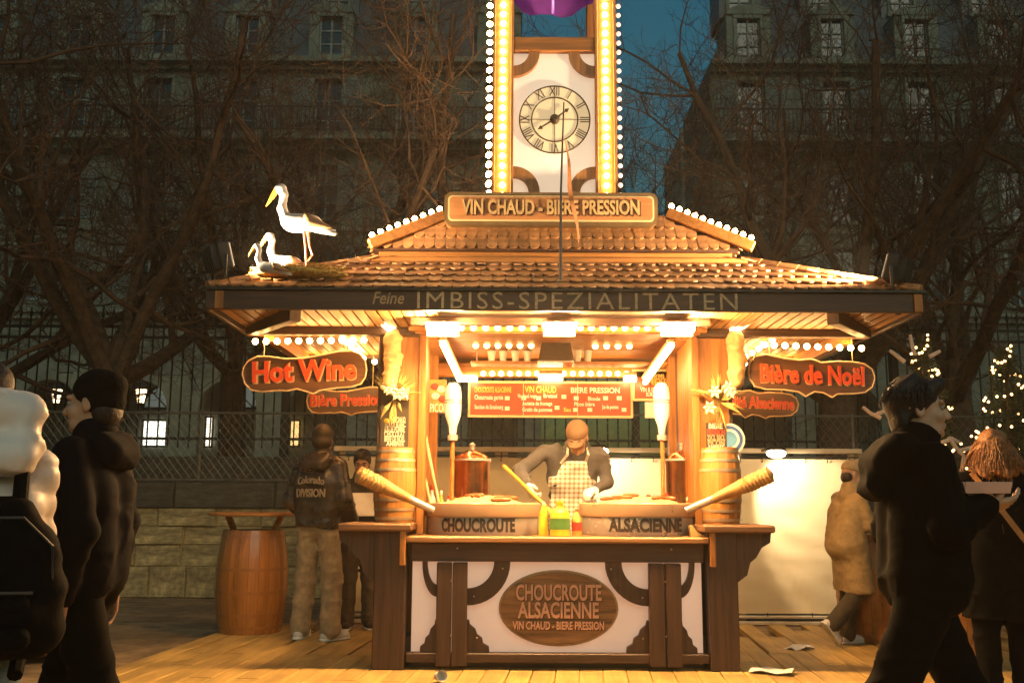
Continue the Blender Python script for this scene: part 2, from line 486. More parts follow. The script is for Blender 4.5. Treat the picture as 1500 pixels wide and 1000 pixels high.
# ================================================================== buildings across the street
m_facade = M('grey_limestone_facade', (.21, .235, .185), .9, var=.16, scale=.8, bump=.2, bscale=4, dirt=.25)
m_trim = M('facade_trim_stone', (.25, .275, .22), .9, var=.14, scale=2, dirt=.2)
m_zinc = M('zinc_roof', (.10, .115, .12), .5, var=.2, scale=1.2)
m_pane = M('dark_window_glass', (.03, .05, .055), .08, var=.1, spec=.9)
m_shut = M('grey_blue_shutter', (.22, .29, .30), .7, var=.1)
m_shop = E('shop_light', (.95, .95, .8), 1.6)
m_warmwin = E('warm_window_light', (1.0, .62, .25), .55)
BY = 38.0
def zc(py): return P(600, py, BY).z
PITCH = 125 * 40.0 / F
Zs = dict(arc=zc(470), f1=zc(452), f2=zc(322), bal=zc(206), cor=zc(106), top=zc(30))

def win_mesh(wd, ht):
    b = MB()
    for x in (-wd/2, wd/2): b.box(x-.07, x+.07, -.12, .1, 0, ht)
    b.box(-wd/2-.07, wd/2+.07, -.12, .1, ht-.02, ht+.14); b.box(-wd/2-.14, wd/2+.14, -.2, .1, -.14, 0)
    fr = b.data('window', m_trim)
    b = MB(); b.box(-wd/2+.07, wd/2-.07, .16, .2, 0, ht); pn = b.data('pane', m_pane)
    b = MB(); b.box(-.035, .035, .1, .158, 0, ht)
    for z in (.33*ht, .66*ht): b.box(-wd/2+.07, wd/2-.07, .11, .156, z-.025, z+.025)
    for x in (-wd/2+.1, wd/2-.1): b.box(x-.03, x+.03, .1, .157, 0, ht)
    mu = b.data('glazing_bar', M('white_glazing', (.30,.33,.31), .6))
    b = MB(); sw = wd*.5
    for k in range(int(ht/.09)): b.box(-sw/2+.04, sw/2-.04, -.05, -.02, .05+k*.09, .05+k*.09+.05)
    for x in (-sw/2, sw/2): b.box(x-.03, x+.03, -.07, -.015, 0, ht)
    for z in (.03, ht/2, ht-.03): b.box(-sw/2, sw/2, -.068, -.016, z-.035, z+.035)
    sh = b.data('shutter', m_shut)
    return fr, pn, mu, sh, sw
WM1 = win_mesh(1.15, 2.25); WM2 = win_mesh(1.25, 2.55); WM3 = win_mesh(1.1, 1.75)

def wall_with_holes(bd, x0, x1, z0, z1, holes, y0, y1, mat):
    """facade storey as one wall with true openings (holes: list of (xa, xb, za, zb))"""
    b = MB(); hs = sorted(holes); x = x0
    for xa, xb, za, zb in hs:
        if xa > x: b.box(x, xa, y0, y1, z0, z1)
        if za > z0: b.box(xa, xb, y0, y1, z0, za)
        if zb < z1: b.box(xa, xb, y0, y1, zb, z1)
        x = xb
    if x < x1: b.box(x, x1, y0, y1, z0, z1)
    return b.build('wall', mat, bd)

def building(name, label, x0, x1, cols, lit=(), arc=True, shut=2, D=14):
    bd = thing(name, label, 'building', ((x0+x1)/2, BY, -.07))
    cols = [c for c in cols if x0+1.0 < c < x1-1.0]
    # arcade storey
    b = MB(); r = 1.12; zs = zc(600); zt = Zs['arc']
    edges = [x0] + [c for c in cols] + [x1]
    for c in cols:
        n = 10; xa, xb = c-PITCH/2, c+PITCH/2
        arch = [(c + r*math.cos(R(180-180*i/n)), zs + r*math.sin(R(180-180*i/n))) for i in range(n+1)]
        for i in range(n):
            b.prism([arch[i], arch[i+1], (arch[i+1][0], zt), (arch[i][0], zt)], BY, BY+.7)
        for xx0, xx1 in ((xa, c-r), (c+r, xb)): b.box(xx0, xx1, BY, BY+.7, -.07, zt)
    if cols:
        if cols[0]-PITCH/2 > x0: b.box(x0, cols[0]-PITCH/2, BY, BY+.7, -.07, zt)
        if cols[-1]+PITCH/2 < x1: b.box(cols[-1]+PITCH/2, x1, BY, BY+.7, -.07, zt)
    b.build('arcade', m_facade, bd)
    b = MB(); b.box(x0+.05, x1-.05, BY+4.2, BY+4.5, -.07, zt-.05); b.build('shop_wall', m_facade, bd)
    b = MB(); b.box(x0, x1, BY-.25, BY+.75, zt, zt+.22); b.box(x0, x1, BY-.4, BY+.75, zt+.22, zt+.35); b.build('string_course', m_trim, bd)
    def storey(z0, z1, wm, wz, tag_, wd, ht):
        wall_with_holes(bd, x0, x1, z0, z1, [(c-wd/2, c+wd/2, wz, wz+ht) for c in cols], BY, BY+.45, m_facade)
        for i, c in enumerate(cols):
            f = link('window', wm[0], bd, loc=(c, BY+.02, wz)); link('pane', wm[1], f, loc=(c, BY+.08, wz))
            link('glazing_bar', wm[2], f, loc=(c, BY+.08, wz))
            if (tag_, i) in lit:
                g = MB(); g.box(c-wd/2+.1, c+wd/2-.1, BY+.262, BY+.268, wz+.05, wz+ht*.55); g.build('lit_curtain', m_warmwin, f)
            if (i*7 + int(z0)) % 3 < shut:
                for sgn in (-1, 1):
                    o = link('shutter', wm[3], f, loc=(c + sgn*(wd/2 + wm[4]/2 + .08), BY, wz))
    storey(zt+.35, Zs['f2']-.5, WM1, zt+.75, 'a', 1.15, 2.25)
    b = MB(); b.box(x0, x1, BY-.12, BY+.45, Zs['f2']-.5, Zs['f2']-.3); b.build('string_course', m_trim, bd)
    storey(Zs['f2']-.3, Zs['bal']-.55, WM1, Zs['f2'], 'b', 1.15, 2.25)
    b = MB(); b.box(x0, x1, BY-1.0, BY+.45, Zs['bal']-.3, Zs['bal']-.02); b.box(x0, x1, BY-.5, BY+.45, Zs['bal']-.55, Zs['bal']-.3); b.build('balcony_floor', m_trim, bd)
    for k in range(int((x1-x0)/.55)): pass
    b = MB(); z = Zs['bal']; x = x0
    while x < x1: b.box(x-.015, x+.015, BY-.95, BY-.92, z, z+1.0); x += .16
    b.box(x0, x1, BY-.97, BY-.9, z+1.0, z+1.06); b.box(x0, x1, BY-.96, BY-.91, z+.08, z+.12)
    tag(b.build('balcony_railing', m_iron, bd), kind='stuff')
    storey(Zs['bal']-.02, Zs['cor'], WM2, Zs['bal']+.05, 'c', 1.25, 2.55)
    b = MB(); zc_ = Zs['cor']; b.box(x0, x1, BY-.25, BY+.45, zc_, zc_+.2); b.box(x0, x1, BY-.6, BY+.45, zc_+.2, zc_+.42); b.build('cornice', m_trim, bd)
    # mansard with dormers
    z0 = zc_+.42; z1 = z0+5.2; ins = 2.6
    b = MB(); b.v = [(x0,BY,z0),(x1,BY,z0),(x1,BY+D,z0),(x0,BY+D,z0),(x0+ins,BY+ins,z1),(x1-ins,BY+ins,z1),(x1-ins,BY+D-ins,z1),(x0+ins,BY+D-ins,z1)]
    for q in ((3,2,1,0),(0,1,5,4),(1,2,6,5),(2,3,7,6),(3,0,4,7)): b.face(q)
    k = 8; b.v += [(x0+ins,BY+ins,z1),(x1-ins,BY+ins,z1),(x1-ins,BY+D-ins,z1),(x0+ins,BY+D-ins,z1),((x0+x1)/2-abs(x1-x0)/2+6,BY+D/2,z1+2.2),((x0+x1)/2+abs(x1-x0)/2-6,BY+D/2,z1+2.2)]
    for q in ((8,9,13,12),(9,10,13),(10,11,12,13),(11,8,12)): b.face(q)
    b.build('roof', m_zinc, bd)
    for lev in (0, 1):
        for i, c in enumerate(cols):
            yy = BY + .15 + lev*1.25; zz = z0 + .3 + lev*2.6
            f = link('dormer_window', WM3[0], bd, loc=(c, yy, zz)); link('pane', WM3[1], f, loc=(c, yy-.05, zz)); link('glazing_bar', WM3[2], f, loc=(c, yy-.05, zz))
            b = MB(); 
            for s_ in (-1, 1): b.box(c+s_*.55+s_*.05, c+s_*.55+s_*.35, yy-.05, yy+1.8, zz-.2, zz+1.9)
            n = 8; arcp = [(c+.95*math.cos(R(180*i/n)), zz+1.9+.42*math.sin(R(180*i/n))) for i in range(n+1)]
            b.prism(arcp, yy-.15, yy+2.2); b.build('dormer', m_trim if lev == 0 else m_zinc, f)
    # side walls and back body
    b = MB(); b.box(x0, x0+.4, BY+.46, BY+D, -.07, z0-.01); b.box(x1-.4, x1, BY+.46, BY+D, -.07, z0-.01); b.box(x0+.41, x1-.41, BY+D-.4, BY+D, -.07, z0-.01)
    b.box(x0+.42, x1-.42, BY+1.4, BY+1.6, zt, z0-.02); b.build('side_wall', m_facade, bd)
    return bd, cols

c0 = P(476, 280, BY).x
lcols = [c0 + k*PITCH for k in range(-5, 4)]
xe = P(775, 200, BY).x
bl, lc = building('apartment_building', 'long grey stone arcaded building with balcony left of the tower', -24.5, xe, lcols, lit={('c', 3), ('c', 4), ('c',5)})
c1 = P(1358, 270, BY).x
rcols = [c1 + k*PITCH for k in range(-2, 5)]
br, rc = building('apartment_building', 'grey stone building with zinc roof right of the gap of sky', P(1042, 200, BY).x, 31.5, rcols, D=6.2)
# far low block in the gap, with a notched parapet
b = MB(); fy = 70.0; p0 = P(905, 250, fy); p1 = P(1046, 250, fy)
zz = P(1000, 195, fy).z
fb = thing('far_building', 'far low block with notched parapet in the gap right of the tower', 'building', ((p0.x+p1.x)/2, fy, -.07))
xm = P(998, 250, fy).x
b = MB(); b.box(xm, p1.x+3, fy, fy+8, -.07, zz); b.build('wall', m_facade, fb)
b = MB(); b.box(-.3, .3, -.2, .2, 0, .45); cr = b.data('merlon', m_trim)
x = xm+.3
while x < p1.x+2.8: link('merlon', cr, fb, loc=(x, fy+.25, zz)); x += 1.05
for k in range(4):
    for j in range(3):
        b = MB(); xx = xm+.8+k*1.5; z0 = zz-3.2-j*3.4; b.box(xx-.45, xx+.45, fy-.06, fy-.01, z0, z0+1.9); b.build('window', m_pane, fb)

# shop windows and arcade lanterns
def shop(px0, px1, py0, py1, lab, mat=m_shop):
    y = BY+4.1; a = P(px0, py1, y); e = P(px1, py0, y)
    root = thing('shop_window', lab, 'shop window', ((a.x+e.x)/2, y, a.z))
    b = MB(); b.box(a.x, e.x, y-.03, y+.05, a.z, e.z); b.build('pane', mat, root)
    b = MB(); n = max(1, round((e.x-a.x)/.9))
    for k in range(n+1):
        x = a.x + (e.x-a.x)*k/n; b.box(x-.04, x+.04, y-.09, y-.031, a.z-.05, e.z+.05)
    b.box(a.x-.04, e.x+.04, y-.085, y-.032, e.z, e.z+.08); b.box(a.x-.04, e.x+.04, y-.085, y-.032, a.z-.08, a.z); b.build('frame', m_iron, root)
shop(208, 256, 617, 652, 'bright shop window behind the beanie man under the arcade')
shop(300, 313, 612, 653, 'narrow bright doorway glow under the arcade left of the hot wine sign', E('shop_light_warm', (1,.9,.7), 1.8))
shop(412, 440, 617, 652, 'warm lit shop window behind the leather jacket man', E('shop_light_amber', (1,.6,.2), 1.2))
shop(536, 556, 617, 655, 'lit shop window showing beside the left pillar', E('shop_light_warm', (1,.9,.7), 1.4))
shop(1226, 1240, 628, 650, 'small white shop light under the arcade above the tarpaulin', m_shop)
# fan shaped glazed arch above a shop
m_fan = E('fanlight_glow', (.55, .7, .62), .12)
def fanlight(px, py, label):
    y = BY+4.0; c = P(px, py, y); rr = 1.05
    root = thing('fanlight', label, 'window', c)
    b = MB(); b.prism([(c.x + rr*math.cos(R(180*i/16)), c.z + rr*math.sin(R(180*i/16))) for i in range(17)], y, y+.04); b.build('pane', m_fan, root)
    b = MB(); b.tube([(c.x + rr*math.cos(R(180*i/16)), y-.03, c.z + rr*math.sin(R(180*i/16))) for i in range(17)], .06, 6)
    for a in (45, 90, 135): b.tube([(c.x, y-.03, c.z), (c.x+rr*math.cos(R(a)), y-.03, c.z+rr*math.sin(R(a)))], .03, 5)
    b.box(c.x-rr, c.x+rr, y-.06, y-.01, c.z-.06, c.z+.05); b.build('frame', m_iron, root)
fanlight(246, 598, 'arched fanlight above the bright shop window')
fanlight(372, 598, 'arched fanlight in the arcade between the two right lanterns')
def lantern(px, label):
    y = BY-1.2; c = P(px, 590, y)
    root = thing('lantern', label, 'lantern', c, group='lanterns hanging along the arcade')
    b = MB(); b.lathe([(.12, 0), (.21, .5)], c, 6); b.build('glass', E('lantern_glow', (1, .68, .36), 5.0), root)
    b = MB(); b.lathe([(.23, .5), (.25, .54), (.1, .72), (.03, .8), (0, .9)], c, 6); b.lathe([(0, -.15), (.05, -.08), (.13, 0)], c, 6)
    for k in range(6):
        a = 2*math.pi*k/6; b.tube([(c.x+.125*math.cos(a), c.y+.125*math.sin(a), c.z), (c.x+.215*math.cos(a), c.y+.215*math.sin(a), c.z+.5)], .013, 4)
    b.build('frame', m_iron, root)
    b = MB(); b.tube([(c.x, y, c.z+.85), (c.x, y, c.z+1.15), (c.x, BY, c.z+1.3)], .03, 5); b.build('bracket', m_iron, root)
lantern(82, 'lit lantern left of the beanie man\'s face'); lantern(206, 'lit lantern just right of the beanie man\'s head'); lantern(333, 'lit lantern below the roof corner with the storks')

# ================================================================== bare trees
m_bark = M('tree_bark', (.105, .062, .034), .85, var=.35, scale=9, bump=.6, bscale=30)
m_twig = M('bare_twig_bark', (.125, .066, .034), .85, var=.35, scale=5)
def rvec(r): 
    while True:
        v = Vector((r.uniform(-1,1), r.uniform(-1,1), r.uniform(-1,1)))
        if .05 < v.length < 1: return v.normalized()
def tree_mesh(seed, H, r0, split, spread=1.0, limbs=5):
    r = random.Random(seed); T = MB(); C = MB(); tips = []
    def grow(mb, p, d, L, rad, lev, n):
        pts = [p]; rads = [rad]; q = p.copy(); dd = d.copy(); seg = L/n
        up = {1: .08, 2: .10, 3: .16, 4: .20, 5: .15}.get(lev, .1)
        for i in range(n):
            dd = (dd + rvec(r)*({1:.17, 2:.28, 3:.36, 4:.38}.get(lev, .4)) + Vector((0,0,up))).normalized()
            q = q + dd*seg; pts.append(q.copy()); rads.append(rad*(1 - .7*(i+1)/n))
        mb.tube(pts, rads, {1:8, 2:6, 3:4}.get(lev, 3), False)
        return pts, rads
    # trunk
    pts = [Vector((0,0,0))]; d = Vector((r.uniform(-.06,.06), r.uniform(-.06,.06), 1)); nT = 6
    for i in range(nT): d = (d + rvec(r)*.07).normalized(); d.z = max(d.z, .9); pts.append(pts[-1] + d*split/nT)
    rads = [r0*1.35, r0*1.1, r0, r0*.97, r0*.95, r0*.93, r0*.9]
    T.tube(pts, rads, 14, True)
    top = pts[-1]
    for k in range(limbs):
        a = 2*math.pi*(k + r.uniform(-.25,.25))/limbs; el = r.uniform(.55, 1.05) if k else 1.4
        d1 = Vector((math.cos(a)*math.cos(el)*spread, math.sin(a)*math.cos(el), math.sin(el))).normalized()
        L1 = (H - split)*r.uniform(.6, .95)
        p1, q1 = grow(T, top - Vector((0,0,r.uniform(0,.4))), d1, L1, r0*r.uniform(.36,.52), 1, 8)
        for i in range(2, 9):
            for _ in range(2 if i % 2 else 1):
                base = p1[i]; dir1 = (p1[i]-p1[i-1]).normalized()
                d2 = (dir1*.45 + rvec(r)*.9 + Vector((0,0,.12))).normalized()
                p2, q2 = grow(C, base, d2, L1*r.uniform(.32, .55), q1[i]*r.uniform(.38,.55), 2, 6)
                for i2 in range(2, 7):
                    for _ in range(2 if i2 % 2 else 1):
                        dir2 = (p2[i2]-p2[i2-1]).normalized()
                        d3 = (dir2*.4 + rvec(r)*.95).normalized()
                        p3, q3 = grow(C, p2[i2], d3, L1*r.uniform(.12,.26), max(.009, q2[i2]*.5), 3, 5)
                        for i3 in (2, 3, 4, 5):
                            for _t in range(3 if i3 > 3 else 2):
                                d4 = ((p3[i3]-p3[i3-1]).normalized()*.35 + rvec(r)).normalized()
                                p4, q4 = grow(C, p3[i3], d4, r.uniform(.25,.7), max(.0055, q3[i3]*.6), 4, 3)
                                if r.random() < .6:
                                    d5 = ((p4[2]-p4[1]).normalized()*.4 + rvec(r)).normalized()
                                    grow(C, p4[2], d5, r.uniform(.2,.4), .0042, 5, 2)
    return T.data('trunk', m_bark, True), C.data('crown', m_twig)
TR = [tree_mesh(11, 9.6, .27, 3.0, 1.1, 6), tree_mesh(23, 9.6, .24, 3.4, 1.1, 6), tree_mesh(37, 9.2, .29, 2.9, 1.2, 7)]
def tree(label, px, Y, k, rz, s=1.0):
    x = P(px, 600, Y).x
    t = thing('bare_tree', label, 'tree', (x, Y, -.07), rz, 'bare trees along the terrace', s)
    link('trunk', TR[k][0], t, True); link('crown', TR[k][1], t, True)
tree('bare tree with thick trunk rising behind the beanie man', 138, 14.7, 0, 0.3, 1.05)
tree('bare tree whose slim trunk stands behind the hot wine sign', 352, 17.6, 1, 1.9, 1.05)
tree('bare tree whose crown shows left of the clock tower', 585, 15.0, 2, 2.2, 1.02)
tree('bare tree in the gap of sky just right of the clock tower', 1015, 18.2, 1, 4.4, .95)
tree('bare tree with several thick stems right of the roof corner floodlight', 1212, 14.7, 2, .2, 1.04)
tree('bare tree behind the right hand fairy light tree', 1420, 15.4, 0, 3.6, 1.0)
tree('bare tree at the far left edge', -70, 15.6, 2, 4.0, 1.0)
# ================================================================== the kiosk
CX, CY = .37, 8.08
EY0, EY1, EHW = 6.9, 9.26, 2.535      # eave rectangle
EZ0, EZ1 = P(826, 457, EY0).z, P(826, 428, EY0).z
kiosk = thing('food_kiosk', 'timber market kiosk with tiled two tier roof and lit clock tower', 'kiosk', (CX, CY, 0))
def part(name, b, mat, parent=kiosk, smooth=False): return b.build(name, mat, parent, smooth)

# ---- floor inside, counter
KF = .22
b = MB(); b.box(CX-1.3, CX+1.3, 7.62, 9.3, .04, KF, bev=.01); part('floor_box', b, m_darkx)
CYF = 7.45
def cx_(px): return .33 + (px-815.5)*.00497
def cz(py): return P(815, py, CYF).z
counter = MB(); zt = P(815, 786, 7.4).z
counter.box(cx_(593), cx_(1042), CYF-.06, 8.5, zt-.045, zt, bev=.012)
counter = part('counter', counter, M('worn_counter_wood', (.36, .17, .06), .42, wood='x', scale=9, var=.3, bump=.15))
b = MB(); b.box(cx_(600), cx_(1036), CYF+.02, CYF+.08, cz(823), zt-.048, bev=.006); b.build('beam', m_darkx, counter)
b = MB(); b.box(cx_(596), cx_(1040), CYF+.0, CYF+.09, .05, cz(957), bev=.006); b.build('bottom_rail', m_darkx, counter)
b = MB(); b.box(cx_(600), cx_(1036), CYF+.12, CYF+.5, 0, .06); b.build('skirting', m_black, counter)
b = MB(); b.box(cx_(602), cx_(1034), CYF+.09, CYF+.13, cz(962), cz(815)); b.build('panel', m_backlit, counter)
b = MB(); b.box(cx_(602), cx_(1034), CYF+.14, 8.45, .06, zt-.05); b.build('cabinet', m_darkx, counter)
for x0, x1 in ((640, 685), (953, 1000)):
    b = MB(); xm_ = (x0+x1)/2
    b.box(cx_(x0), cx_(xm_)-.004, CYF-.03, CYF+.06, .03, cz(824), bev=.006); b.box(cx_(xm_)+.004, cx_(x1), CYF-.032, CYF+.058, .03, cz(824), bev=.006)
    b.build('post', m_dark, counter)
def arc_brace(cxp, sgn, name='curved_brace'):
    """quarter ring hanging from the beam into a post"""
    b = MB(); n = 10; x0, z0 = cx_(cxp), cz(823); r0, r1 = .195, .315
    pts = [(x0 + sgn*r1*math.cos(R(-90*i/n)), z0 + r1*math.sin(R(-90*i/n))) for i in range(n+1)]
    pts += [(x0 + sgn*r0*math.cos(R(-90*i/n)), z0 + r0*math.sin(R(-90*i/n))) for i in range(n, -1, -1)]
    n2 = n+1
    for i in range(n):
        b.prism([pts[i], pts[i+1], pts[2*n2-2-i], pts[2*n2-1-i]], CYF+.035, CYF+.085)
    return b.build(name, m_dark, counter)
arc_brace(685, 1); arc_brace(953, -1)
for px, sgn in ((640, -1), (1000, 1)):
    b = MB(); n = 8; x0, z0 = cx_(px), cz(823)
    for i in range(n):
        q = []
        for r_, k in ((.10, i), (.10, i+1), (.15, i+1), (.15, i)):
            a = R(90*k/n); q.append((x0 + sgn*r_*.75*math.cos(a), z0 - r_*1.7*math.sin(a)))
        b.prism(q, CYF+.036, CYF+.084)
    b.build('curved_brace', m_dark, counter)
for px, sgn in ((685, 1), (953, -1), (640, -1), (1000, 1)):
    b = MB(); w_ = .165 if abs(px-820) < 150 else .12
    prof = [(0,0), (1,0), (.97,.18), (.72,.28), (.66,.45), (.45,.55), (.36,.72), (.12,.86), (.08,1), (0,1)]
    b.prism([(cx_(px)+sgn*w_*u, cz(957)+.23*v) for u, v in prof], CYF+.035, CYF+.085); b.build('corner_bracket', m_dark, counter)
m_bolt = M('bolt_head', (.5,.4,.3), .4, metal=.8)
b = MB(); b.ball((0,0,0), (.007,.005,.007), 6, 4); bolt = b.data('bolt', m_bolt)
for px, py in ((670,803),(694,808),(738,808),(804,808),(873,808),(941,808),(986,803),(737,833),(695,874),(898,833),(944,875),(700,935),(944,935),(662,850),(662,930),(976,850),(976,930)):
    link('bolt', bolt, counter, loc=(cx_(px), CYF-(.034 if 640 < px < 685 or 953 < px < 1000 else -.03), cz(py)))
# oval sign
osn = thing('oval_sign', 'brown oval wooden sign reading CHOUCROUTE ALSACIENNE on the counter front', 'sign', (cx_(820), CYF+.08, cz(891)))
b = MB(); n = 48; ex, ez = .44, .272
b.prism([(cx_(820)+ex*math.cos(2*math.pi*i/n), cz(891)+ez*math.sin(2*math.pi*i/n)) for i in range(n)], CYF+.045, CYF+.088); b.build('rim', M('pale_sign_rim', (.45,.27,.13), .5), osn)
m_oval = M('oval_board_wood', (.30, .145, .055), .5, wood='x', scale=7, var=.5, bump=.1)
b = MB(); ex, ez = .425, .257
b.prism([(cx_(820)+ex*math.cos(2*math.pi*i/n), cz(891)+ez*math.sin(2*math.pi*i/n)) for i in range(n)], CYF+.036, CYF+.07); b.build('board', m_oval, osn)
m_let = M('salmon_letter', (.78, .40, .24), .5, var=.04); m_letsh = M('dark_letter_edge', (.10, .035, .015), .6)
for s_, py, sz, bo in (('CHOUCROUTE', 869, .155, .004), ('ALSACIENNE', 895, .155, .004), ('VIN CHAUD - BIERE PRESSION', 917, .078, .0018)):
    wid = {'CHOUCROUTE': .63, 'ALSACIENNE': .59}.get(s_, .665)
    me = text_data('lettering', s_, sz, m_let, extrude=.006, bold=bo); k = wid/(max(v.co.x for v in me.vertices)*2)
    for v in me.vertices: v.co.x *= k
    link('lettering', me, osn, loc=(cx_(820), CYF+.028, cz(py)), rot=(R(90),0,0))
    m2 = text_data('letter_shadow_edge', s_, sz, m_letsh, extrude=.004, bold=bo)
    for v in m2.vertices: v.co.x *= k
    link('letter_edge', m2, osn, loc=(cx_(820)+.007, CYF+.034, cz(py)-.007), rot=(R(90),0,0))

# ---- side shelves with posts and brackets
SZ = P(560, 766, 7.4).z
for s_, (xa, xb, pa, pb) in ((-1, (494, 603, 547, 594)), (1, (1031, 1138, 1041, 1084))):
    b = MB(); b.box(cx_(xa), cx_(xb), CYF-.1, CYF+.62, SZ-.055, SZ, bev=.012)
    sh = part('side_shelf', b, M('worn_shelf_wood', (.20, .095, .04), .5, wood='x', scale=9, var=.3, bump=.15))
    b = MB(); b.box(cx_(pa), cx_(pb), CYF-.02, CYF+.12, 0, SZ-.056, bev=.008); b.build('post', m_dark, sh)
    b = MB(); b.box(cx_(pa)+.01, cx_(pb)-.01, CYF+.5, CYF+.6, 0, SZ-.056, bev=.008); b.build('post', m_dark, sh)
    x0 = cx_(pa) if s_ < 0 else cx_(pb); wB = .27 if s_ < 0 else .26
    prof = [(0, 0), (1, 0), (.96, -.2), (.72, -.3), (.55, -.5), (.38, -.6), (.28, -.85), (0, -1)]
    b = MB(); b.prism([(x0+s_*wB*u, SZ-.056+.36*v) for u, v in prof], CYF+.0, CYF+.05); b.build('bracket', m_dark, sh)
    b = MB(); b.box(min(x0, x0-s_*.2), max(x0, x0-s_*.2), CYF+.125, CYF+.5, .08, SZ-.06); b.build('side_panel', m_dark, sh)
    xx = cx_(590) if s_ < 0 else cx_(1046)
    b = MB(); b.box(xx-.02, xx+.02, CYF-.09, CYF-.03, SZ-.3, SZ-.056, bev=.004); b.build('batten', m_wood, sh)

# ---- pillars
PZ1 = EZ0 + .02
for s_, (xa, xb) in ((-1, (556, 618)), (1, (1019, 1070))):
    YP = 7.82
    a, e = P(xa, 600, YP), P(xb, 600, YP)
    b = MB(); b.box(a.x, e.x, YP, YP+.12, KF-.2, PZ1, bev=.008); pl = part('pillar', b, m_wood)
    inn = e.x if s_ < 0 else a.x
    b = MB(); b.box(inn-.03, inn+.03, YP-.025, YP+.16, zt, PZ1-.01, bev=.006); b.build('edge_trim', m_wood, pl)
    b = MB(); x_ = a.x if s_ < 0 else e.x; b.box(x_-.015, x_+.015, YP-.012, YP+.15, zt, PZ1-.02, bev=.004); b.build('edge_trim', m_dark, pl)
    # interior side wall boards
    xi = inn + s_*.02
    y = YP+.17
    wl = part('inner_wall', (lambda q: (q.box(xi-.02, xi+.0, y, 8.75, KF, 2.62), q)[1])(MB()), m_dark)
    for k in range(6):
        b = MB(); xo = xi + (.0 if s_ < 0 else -.02)
        b.box(xo-.012 if s_ > 0 else xo+.002, xo-.002 if s_ > 0 else xo+.014, y+k*.1+.003, y+(k+1)*.1-.003, KF+.01, 2.6, bev=.003); b.build('board', m_wood, wl)
    b = MB(); b.box(xi-.06, xi+.06, 8.9, 9.02, KF-.2, PZ1, bev=.008); part('rear_post', b, m_wood)

# ---- lower roof
TX, TY0, TY1 = 1.46, 7.65, 8.52
TZ = P(815, 386, TY0).z
m_tile = M('clay_roof_tile', (.38, .175, .065), .42, var=.3, scale=14, bump=.15, rand=.35, coat=.25)
m_slab = M('roof_boarding', (.12, .055, .03), .7, var=.2, wood='x')
def tile_mesh(w_, L, t=.013):
    out_ = [(-w_/2, L*.52), (-w_/2, -L*.22), (-w_*.40, -L*.38), (-w_*.2, -L*.47), (0, -L*.5), (w_*.2, -L*.47), (w_*.40, -L*.38), (w_/2, -L*.22), (w_/2, L*.52)]
    b = MB(); n = len(out_)
    for z in (t, 0):
        for x, y in out_: b.v.append((x*.985, y, z + .004*(1-(2*x/w_)**2)))
    b.face(range(n-1, -1, -1)[::-1]) if False else b.face([n-1-i for i in range(n)])
    b.face([n+i for i in range(n)])
    for i in range(n): j = (i+1) % n; b.face((i, j, n+j, n+i))
    return b
def lay_tiles(parent, A, B, C_, D_, rows, tw, name='roof_tile', joined=None, lap=1.35, limit=None):
    """tiles on the slope with bottom edge A-B and top edge D-C"""
    A, B, C_, D_ = map(Vector, (A, B, C_, D_))
    ex = (B-A).normalized(); up = ((D_-A) - ex*(D_-A).dot(ex)); Ls = up.length; up.normalize(); nn = ex.cross(up)
    expo = Ls/rows; tm = tile_mesh(tw, expo*lap); me = tm.data('roof_tile', m_tile); cnt = 0
    pitch_ = Matrix((ex, up, nn)).transposed()
    for r_ in range(rows):
        v0 = (r_+.5)/rows
        left = A.lerp(D_, (r_+.2)/rows); right = B.lerp(C_, (r_+.2)/rows)
        Lr = (right-left).length; n = int(Lr/tw) ; off = (Lr - n*tw)/2 + (tw*.5 if r_ % 2 else 0)
        for k in range(n):
            x = off + (k+.5)*tw
            if x > Lr - tw*.3: continue
            base = left + ex*x + up*(expo*.3) + nn*(.02 + rnd.uniform(0, .004))
            rot = pitch_ @ Matrix.Rotation(R(-5.0) + rnd.uniform(-.03,.03), 3, 'X') @ Matrix.Rotation(rnd.uniform(-.035,.035), 3, 'Z')
            if joined is not None:
                kk = len(joined.v)
                for p in tm.v: joined.v.append(base + rot @ Vector(p))
                for f_ in tm.f: joined.face([kk+i for i in f_])
            else:
                link(name, me, parent, loc=base, rot=rot.to_euler()); cnt += 1
    return cnt
e0, e1 = CX-EHW, CX+EHW
b = MB(); q = [(e0,EY0,EZ1),(e1,EY0,EZ1),(e1,EY1,EZ1),(e0,EY1,EZ1),(CX-TX,TY0,TZ),(CX+TX,TY0,TZ),(CX+TX,TY1,TZ),(CX-TX,TY1,TZ)]
b.v = [Vector(p)-Vector((0,0,.012)) for p in q] + [Vector(p)-Vector((0,0,.04)) for p in q]
for f_ in ((0,1,5,4),(1,2,6,5),(2,3,7,6),(3,0,4,7)): b.face(f_); b.face([8+i for i in f_[::-1]])
lroof = part('lower_roof', b, m_slab)
n1 = lay_tiles(lroof, q[0], q[1], q[5], q[4], 5, .094)
jb = MB(); lay_tiles(None, q[3], q[0], q[4], q[7], 5, .11, joined=jb); lay_tiles(None, q[1], q[2], q[6], q[5], 5, .11, joined=jb); lay_tiles(None, q[2], q[3], q[7], q[6], 5, .11, joined=jb)
tag(jb.build('roof_tile_field', m_tile, lroof), kind='stuff')
for i in (0, 1):
    p0, p1 = Vector(q[i]), Vector(q[4+i])
    for k in range(9):
        a = p0.lerp(p1, k/9); e = p0.lerp(p1, (k+1.15)/9)
        b = MB(); b.tube([a+Vector((0,0,.012)), e+Vector((0,0,.02))], [.06,.048], 8); b.build('hip_tile', m_tile, lroof)

